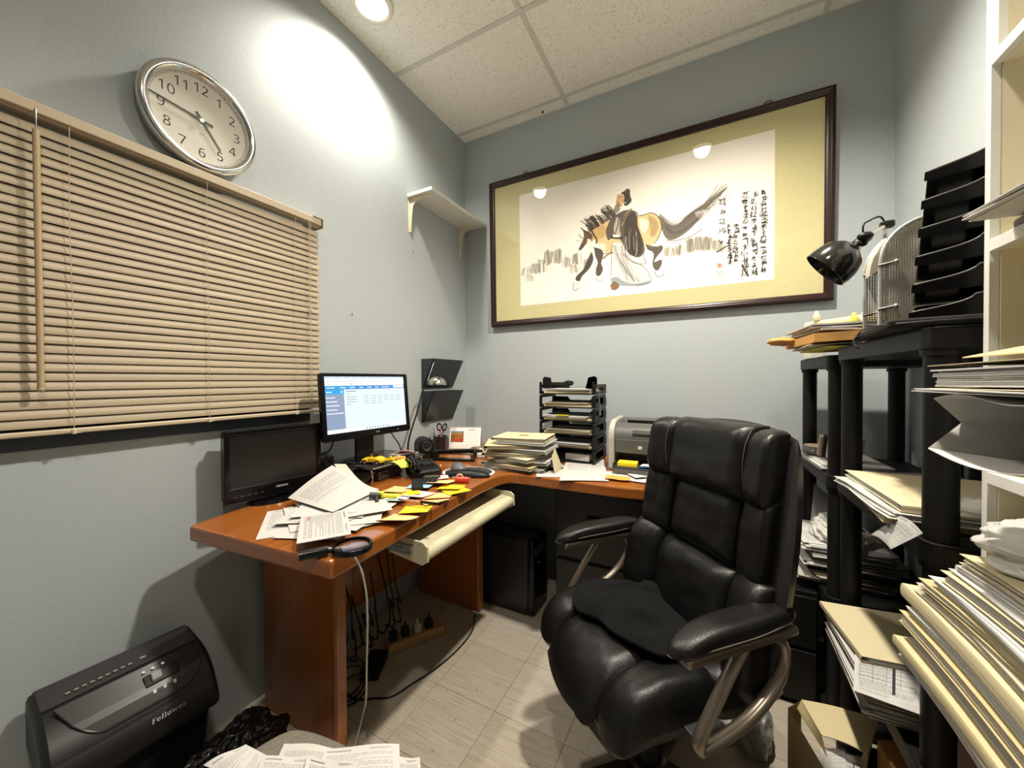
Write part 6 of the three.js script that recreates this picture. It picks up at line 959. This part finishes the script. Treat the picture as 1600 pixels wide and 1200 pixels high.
// ---------------------------------------------------------------- under the desk and on the floor
{
  // tower computer: front panel faces right
  const t = thing('tower_computer', 'black tower computer standing on the floor under the desk', 'computer', [0.3, 0, 0.31]), W = 0.43, Hh = 0.385, Dz = 0.175;
  mesh('case', span(0, W - 0.03, 0.012, Hh, 0, Dz, 0.004), M([0.01, 0.01, 0.0105], 0.4), t);
  mesh('front_panel', deform(rbox(0.034, Hh - 0.008, Dz, 0.01, W - 0.014, Hh / 2 + 0.006, Dz / 2, 3), (v) => { if (v.x > W - 0.01) v.x += 0.008 * Math.cos((v.z - Dz / 2) * 15); }), blackGloss, t);
  mesh('top_recess', merge([span(0.12, 0.34, Hh, Hh + 0.004, 0.02, 0.03), span(0.12, 0.34, Hh, Hh + 0.004, Dz - 0.03, Dz - 0.02), span(0.12, 0.13, Hh, Hh + 0.004, 0.03, Dz - 0.03), span(0.33, 0.34, Hh, Hh + 0.004, 0.03, Dz - 0.03)]), darkGrey, t);
  mesh('drive_bay', rbox(0.006, 0.04, Dz - 0.03, 0.002, W + 0.01, Hh - 0.06, Dz / 2), darkGrey, t);
  mesh('power_button', new THREE.SphereGeometry(0.005, 10, 8).translate(W + 0.012, Hh - 0.12, Dz / 2 + 0.03), chrome, t);
  mesh('feet', merge([[0.03, 0.02], [0.03, Dz - 0.02], [W - 0.05, 0.02], [W - 0.05, Dz - 0.02]].map(([x, z]) => cyl(0.012, 0.012, 0.013, x, 0.0065, z, 14))), blackMatte, t);
  // file cabinet
  const c = thing('file_cabinet', 'black two-drawer file cabinet under the back of the desk', 'file cabinet', [0.852, 0, 0.05]);
  const cm = M([0.009, 0.0085, 0.0085], 0.38);
  mesh('body', span(0, 0.42, 0, 0.69, 0, 0.43, 0.003), cm, c);
  for (const y of [0.03, 0.36]) { const d = mesh('drawer', span(0.008, 0.412, y, y + 0.31, 0.43, 0.448, 0.004), cm, c); mesh('handle', merge([rbox(0.1, 0.014, 0.014, 0.004, 0.21, y + 0.2, 0.458), span(0.165, 0.175, y + 0.195, y + 0.205, 0.446, 0.455), span(0.245, 0.255, y + 0.195, y + 0.205, 0.446, 0.455)]), blackPlastic, d); mesh('label_holder', merge([span(0.1, 0.15, y + 0.125, y + 0.128, 0.448, 0.451), span(0.1, 0.15, y + 0.145, y + 0.148, 0.448, 0.451), span(0.1, 0.103, y + 0.128, y + 0.145, 0.448, 0.451), span(0.147, 0.15, y + 0.128, y + 0.145, 0.448, 0.451)]), chrome, d); mesh('label_card', span(0.103, 0.147, y + 0.128, y + 0.145, 0.448, 0.4485), M([0.6, 0.55, 0.5], 0.6), d); }
  // cables
  const cab = (label, pts, r, m, name = 'cable') => single(name, label, 'cable', tube(pts, r, 110, 7), m);
  cab('thin white cable hanging down from the desk edge', [D(512, 857, 0.004), D(528, 858, 0.004), D(545, 861, 0.002), PX(560, 880, 0.73), PX(571, 920, 0.72), PX(574, 960, 0.7), PX(573, 1040, 0.64), PX(572, 1090, 0.6), PY(566, 1120, 0.06), PY(556, 1160, 0.004), V(0.52, 0.004, 1.42)], 0.0026, M([0.62, 0.58, 0.52], 0.5), 'white_cable');
  cab('black cable looping across the floor to the desk panel', [PY(742, 960, 0.004), PY(738, 985, 0.004), PY(715, 1015, 0.004), PY(680, 1045, 0.004), PY(645, 1068, 0.004), PY(610, 1089, 0.004), PY(585, 1091, 0.004), V(0.33, 0.004, 1.22), V(0.2, 0.004, 1.2)], 0.0032, blackPlastic, 'floor_cable');
  const g = 'tangled black cables under the desk';
  for (let k = 0; k < 9; k++) { const z = 0.82 + k * 0.046, a = rnd(0, 6); cab('black cable in the tangle under the desk', [V(0.105 + rnd(0, 0.02), rnd(0.24, 0.5), z), V(0.13 + rnd(0, 0.04), rnd(0.16, 0.24), z + rnd(-0.016, 0.016)), V(0.17 + rnd(0, 0.02), rnd(0.05, 0.13), z + rnd(-0.016, 0.016)), V(0.12 + rnd(0, 0.05), rnd(0.02, 0.16), z + rnd(-0.016, 0.016)), V(0.17 + rnd(0, 0.02), 0.012 + rnd(0, 0.05), z + rnd(-0.016, 0.016)), V(0.12, 0.008, z)], rnd(0.0028, 0.004), blackPlastic, 'power_cable').userData.group = g; }
  for (let k = 0; k < 3; k++) { const o = new THREE.TorusGeometry(0.075 - k * 0.012, 0.0035, 8, 50); single('coiled_cable', 'coiled black cable standing behind the near desk panel', 'cable', o.rotateY(1.1), blackPlastic, [0.3 + 0.022 * k, 0.082 - k * 0.012, 1.24 + 0.0 * k], 0, 'coiled cables under the desk'); }
  const ps = PY(640, 985, 0.03), p = thing('power_strip', 'tan power strip with plugs on the floor under the desk', 'power strip', [0.31, 0, 0.87], 1.05);
  mesh('body', rbox(0.26, 0.036, 0.07, 0.006, 0, 0.02, 0), M([0.42, 0.25, 0.1], 0.5), p);
  for (let k = 0; k < 4; k++) mesh('plug', merge([rbox(0.034, 0.04, 0.034, 0.006, -0.1 + k * 0.055, 0.056, 0), cyl(0.005, 0.007, 0.03, -0.1 + k * 0.055, 0.085, 0, 10)]), k === 2 ? M([0.4, 0.4, 0.4], 0.4) : blackPlastic, p);
  single('power_adapter', 'black power adapter brick beside the power strip', 'adapter', rbox(0.075, 0.04, 0.13, 0.008, 0, 0.02, 0), blackPlastic, [0.28, 0, 1.08], 0.5);
  single('orange_cable', 'orange cable on the floor between computer and file cabinet', 'cable', tube([[0.79, 0.004, 0.2], [0.8, 0.004, 0.35], [0.775, 0.004, 0.42], [0.79, 0.004, 0.5]], 0.003, 30, 6), M([0.6, 0.16, 0.03], 0.5));
}
// ---------------------------------------------------------------- paper shredder with bag
{
  const tl = PY(42, 1112, 0.4), tr = PY(262, 995, 0.44);
  const t = thing('paper_shredder', 'black paper shredder standing against the wall below the blind', 'shredder', [0.152, 0, 1.775], 86 * RAD);
  const W = 0.31, bodyM = M([0.007, 0.0065, 0.0068], 0.4, 0, { specularIntensity: 0.7 }), topM = M([0.017, 0.015, 0.0155], 0.55, 0, { bump: [grainBump, 0.0006] });
  mesh('bin', deform(rbox(W - 0.03, 0.3, 0.22, 0.02, 0, 0.152, 0, 3), (v) => { const k = 0.86 + 0.14 * v.y / 0.3; v.x *= k; v.z *= k; }), bodyM, t);
  // head: side view (depth z, height) swept along x
  const s = new THREE.Shape(); s.moveTo(-0.118, 0.3); s.lineTo(-0.12, 0.4); s.quadraticCurveTo(-0.118, 0.438, -0.09, 0.44); s.lineTo(0.0, 0.43); s.quadraticCurveTo(0.07, 0.418, 0.105, 0.36); s.quadraticCurveTo(0.128, 0.33, 0.128, 0.3); s.closePath();
  const sweep = (sh, x0, x1, b) => { const g = extrude(sh, x1 - x0, b); g.rotateY(-Math.PI / 2); g.translate(x1, 0, 0); return g; };
  const head = mesh('head', sweep(s, -W / 2, W / 2, 0.012), bodyM, t);
  const lid = new THREE.Shape(); lid.moveTo(-0.116, 0.41); lid.quadraticCurveTo(-0.112, 0.442, -0.09, 0.4445); lid.lineTo(-0.004, 0.435); lid.lineTo(-0.004, 0.428); lid.lineTo(-0.1, 0.43); lid.closePath();
  mesh('lid', sweep(lid, -W / 2 + 0.01, W / 2 - 0.01, 0.003), topM, t);
  mesh('paper_slot', span(-0.12, 0.115, 0.424, 0.4345, 0.004, 0.012), blackMatte, t);
  mesh('slot_edge', span(-0.12, 0.115, 0.433, 0.4355, 0.0125, 0.0145), M([0.09, 0.085, 0.08], 0.35), t);
  const cp = new THREE.Shape(); cp.moveTo(-0.13, 0); cp.lineTo(0.13, 0); cp.lineTo(0.13, -0.05); cp.quadraticCurveTo(0.12, -0.085, 0.06, -0.085); cp.lineTo(-0.06, -0.085); cp.quadraticCurveTo(-0.09, -0.08, -0.11, -0.05); cp.closePath();
  const along = (v) => { const u = -v.y; v.set(v.x, 0.4285 - 0.02 * u / 0.09 - 0.052 * (u / 0.09) ** 2 + 0.004 + v.z, 0.016 + u * 0.96); };
  mesh('control_panel', deform(extrude(cp, 0.006, 0.002), along), M([0.011, 0.0105, 0.01], 0.32, 0, { specularIntensity: 0.8 }), t);
  mesh('power_switch', merge([deform(rbox(0.07, 0.026, 0.006, 0.003, 0.05, -0.042, 0.004), along)]), blackGloss, t); mesh('switch_knob', deform(rbox(0.022, 0.018, 0.008, 0.003, 0.04, -0.042, 0.009), along), greyPlastic, t);
  const mark = canvasTex(512, 128, (c) => { c.clearRect(0, 0, 512, 128); c.fillStyle = '#8a8580'; c.font = 'italic bold 92px serif'; c.textAlign = 'center'; c.fillText('Fellowes', 256, 94); });
  const mk = mesh('maker_mark', new THREE.PlaneGeometry(0.085, 0.021).rotateX(-0.95).translate(0.045, 0.348, 0.1215), M([0.09, 0.088, 0.085], 0.4, 0, { alphaMap: canvasTex(512, 128, (c) => { c.fillStyle = '#000'; c.fillRect(0, 0, 512, 128); c.fillStyle = '#fff'; c.font = 'italic bold 92px serif'; c.textAlign = 'center'; c.fillText('Fellowes', 256, 94); }, false), transparent: true, alphaTest: 0.5 }), t);
  const marks = merge([...Array.from({ length: 9 }, (_, k) => rbox(0.008, 0.0012, 0.007, 0.0004, -0.1 + k * 0.0135, 0.4395, -0.026)), rbox(0.012, 0.0012, 0.009, 0.0004, 0.034, 0.4395, -0.03), rbox(0.03, 0.0012, 0.004, 0.0004, 0.11, 0.4425, -0.09)]);
  mesh('warning_print', marks, M([0.2, 0.19, 0.17], 0.6), t);
  mesh('switch_print', merge([[0.02, -0.018], [0.038, -0.018], [0.058, -0.018], [0.03, -0.066], [0.05, -0.066], [0.07, -0.066]].map(([x, y]) => deform(rbox(0.006, 0.006, 0.001, 0.0003, x, y, 0.0062), along))), M([0.5, 0.48, 0.42], 0.6), t);
  // bin liner
  const h = mergeVertices(new THREE.IcosahedronGeometry(1, 28).deleteAttribute('uv').deleteAttribute('normal'));
  deform(h, (v) => { const n = 1 + 0.2 * (noise.noise(v.x * 2, v.y * 2, v.z * 2 + 4)) - 0.14 * Math.abs(noise.noise(v.x * 4.5, v.y * 4.5, v.z * 4.5)) - 0.07 * Math.abs(noise.noise(v.x * 10, v.y * 10, v.z * 10)); v.multiplyScalar(n); v.set(v.x * 0.085, (Math.max(v.y, -0.9) + 0.9) * 0.15, v.z * 0.17); });
  h.setAttribute('uv', new THREE.Float32BufferAttribute(new Float32Array(h.attributes.position.count * 2), 2));
  single('bin_liner', 'crinkled shiny black bin liner bulging beside the shredder', 'bag', h, M([0.006, 0.006, 0.006], 0.14), [0.385, 0, 1.66], 0.1);
}
// ---------------------------------------------------------------- upholstered chair in the foreground, papers on it
{
  const t = thing('visitor_chair', 'grey tweed upholstered chair with loose papers on its seat', 'chair', [0.968, 0, 1.925]);
  const tweedMap = canvasTex(256, 256, (c, w, h) => { c.fillStyle = '#6b675c'; c.fillRect(0, 0, w, h); for (let y = 0; y < h; y += 4) for (let x = 0; x < w; x += 6) { c.fillStyle = `rgba(${rnd() < 0.5 ? '150,145,130' : '40,38,34'},${rnd(0.2, 0.6)})`; c.fillRect(x + ((y / 4) % 2) * 3, y, 4, 2.4); } }, true, true);
  tweedMap.repeat.set(9, 9);
  const tweed = M(0xffffff, 0.95, 0, { map: tweedMap, bump: [tweedMap, 0.0008] });
  const g = pillow(0.52, 0.5, 0.045, 0.05, 0.45, 7, 30, 30).rotateX(-Math.PI / 2).translate(0, 0.472, 0);
  mesh('seat', g, tweed, t); mesh('seat_pan', rbox(0.42, 0.02, 0.4, 0.008, 0, 0.415, 0), blackPlastic, t);
  mesh('backrest', pillow(0.46, 0.4, 0.035, 0.035, 0.5, 6, 24, 24).rotateY(Math.PI).translate(0, 0.72, 0.29), tweed, t);
  for (const s of [-1, 1]) { mesh('leg', bar([s * 0.19, 0.39, -0.18], [s * 0.21, 0.003, -0.2], 0.011, 12), blackPlastic, t); mesh('leg', tube([[s * 0.21, 0.003, 0.22], [s * 0.2, 0.35, 0.22], [s * 0.19, 0.6, 0.27], [s * 0.18, 0.72, 0.31]], 0.011, 30, 10), blackPlastic, t); }
  const gp = 'papers on the grey tweed chair', yy = 0.521;
  const S = [[360, 1186, 0.5, 0], [430, 1192, -0.2, 2], [470, 1190, 0.25, 1], [535, 1188, -0.12, 7], [585, 1182, 0.12, 1], [600, 1196, -0.3, 0], [510, 1204, 0.15, 4]];
  const q = (px, py, h = 0) => PY(px, py, yy + h);
  const sheets = [[[q(318, 1198), q(384, 1163, 0.01), q(420, 1182), q(440, 1250)], 0, 'white sheet draped over the corner of the tweed seat'], [[q(444, 1162, 0.006), q(522, 1171, 0.004), q(560, 1260), q(400, 1260)], 5, 'white sheet with a raised edge on the tweed seat'], [[q(500, 1170, 0.008), q(624, 1166, 0.008), q(626, 1260, 0.008), q(500, 1260, 0.008)], 4, 'flat white sheet with small print on the tweed seat'], [[q(410, 1186, 0.012), q(490, 1182, 0.012), q(500, 1280, 0.012), q(380, 1270, 0.012)], 1, 'white sheet lying crosswise on the tweed seat'], [[q(600, 1186, 0.004), q(656, 1184, 0.004), q(662, 1270, 0.004), q(590, 1270, 0.004)], 7, 'lowest white sheet reaching past the tweed seat edge'], [[q(480, 1182, 0.016), q(560, 1196, 0.016), q(550, 1290, 0.016), q(460, 1280, 0.016)], 3, 'white sheet with a red mark on the tweed seat']];
  for (const [c, m, lab] of sheets) single('paper_sheet', lab, 'paper', patch(c, (u, v) => 0.003 * Math.sin(u * 5 + m) + 0.003, 0.0008), printed[m], [0, 0, 0], 0, gp);
}
// ---------------------------------------------------------------- files on the floor before the shelving
{
  const c = thing('low_cabinet', 'low black drawer cabinet between the desk end and the shelving', 'cabinet', [1.615, 0, 0.06]), cm = M([0.006, 0.0055, 0.0055], 0.45, 0, { specularIntensity: 0.5 });
  mesh('body', span(0, 0.24, 0, 0.42, 0, 0.42, 0.003), cm, c); for (const y of [0.02, 0.22]) { const d = mesh('drawer', span(0.006, 0.234, y, y + 0.185, 0.42, 0.435, 0.003), cm, c); mesh('handle', rbox(0.08, 0.01, 0.01, 0.003, 0.12, y + 0.13, 0.441), blackPlastic, d); }
}
{
  const q = (px, py, y) => PY(px, py, y);
  const t = thing('expanding_file', 'tall manila expanding file standing on the floor by the shelving', 'folder', [0, 0, 0]);
  const a = q(1231, 1106, 0.25), b = q(1252, 1094, 0.27), c = q(1374, 1126, 0.27), d = q(1356, 1180, 0.27), e = q(1284, 1150, 0.27), f = q(1296, 1215, 0.25);
  const down = (p, y = 0.004) => V(Math.min(p.x, 1.83), y, p.z);
  mesh('outer_cover', patch([a, f, down(f), down(a)], () => 0, 0.002, 6, 6), manila[2], t);
  mesh('back_cover', patch([a, b, down(b), down(a)], () => 0, 0.002, 4, 4), manila[2], t);
  mesh('top_flap', patch([b, c, d, e], (u, v) => 0.006 * Math.sin(u * 3.1) + 0.002, 0.002, 10, 10), manila[0], t);
  mesh('flap_fold', patch([b, e, e.clone().add(V(0.006, -0.03, 0.02)), b.clone().add(V(-0.012, -0.02, 0.01))], () => 0, 0.002, 6, 6), manila[2], t);
  mesh('right_cover', patch([c, d, down(d), down(c)], () => 0, 0.002, 4, 4), manila[2], t);
  const gp = 'papers inside the expanding file';
  single('printed_form', 'printed sheet standing in the expanding file', 'form', patch([q(1282, 1168, 0.24), q(1320, 1170, 0.24), q(1324, 1240, 0.22), q(1280, 1240, 0.22)], () => 0, 0.001), printed[4], [0, 0, 0], 0, gp);
  single('printed_form', 'barcode sheet tucked in beside the printed sheet of the expanding file', 'form', patch([q(1308, 1172, 0.235), q(1350, 1186, 0.235), q(1352, 1250, 0.215), q(1312, 1250, 0.215)], () => 0, 0.001), printed[6], [0, 0, 0], 0, gp);
  const k = thing('kraft_envelope_box', 'orange kraft paper box on the floor shelf of the near shelving', 'box', [0, 0, 0]);
  const A = q(1371, 1156, 0.31), B = q(1452, 1158, 0.31), C = q(1476, 1212, 0.31), E = q(1400, 1212, 0.31), y0 = 0.056;
  mesh('lid', patch([A, B, C, E], () => 0, 0.003, 6, 6), kraft, k);
  for (const [p, r] of [[A, E], [E, C], [C, B], [B, A]]) mesh('side', patch([p, r, V(r.x, y0, r.z), V(p.x, y0, p.z)], () => 0, 0.003, 3, 3), kraft, k);
  crumple('grey plastic bag slumped on the floor by the expanding file', [1.63, 0.001, 0.72], [0.06, 0.1, 0.1], M([0.3, 0.29, 0.28], 0.35, 0, { transmission: 0.25, thickness: 0 }), 41.2, 'plastic_bag', 'bag', 0.5, 0.22);
}
renderer.render(scene, camera);
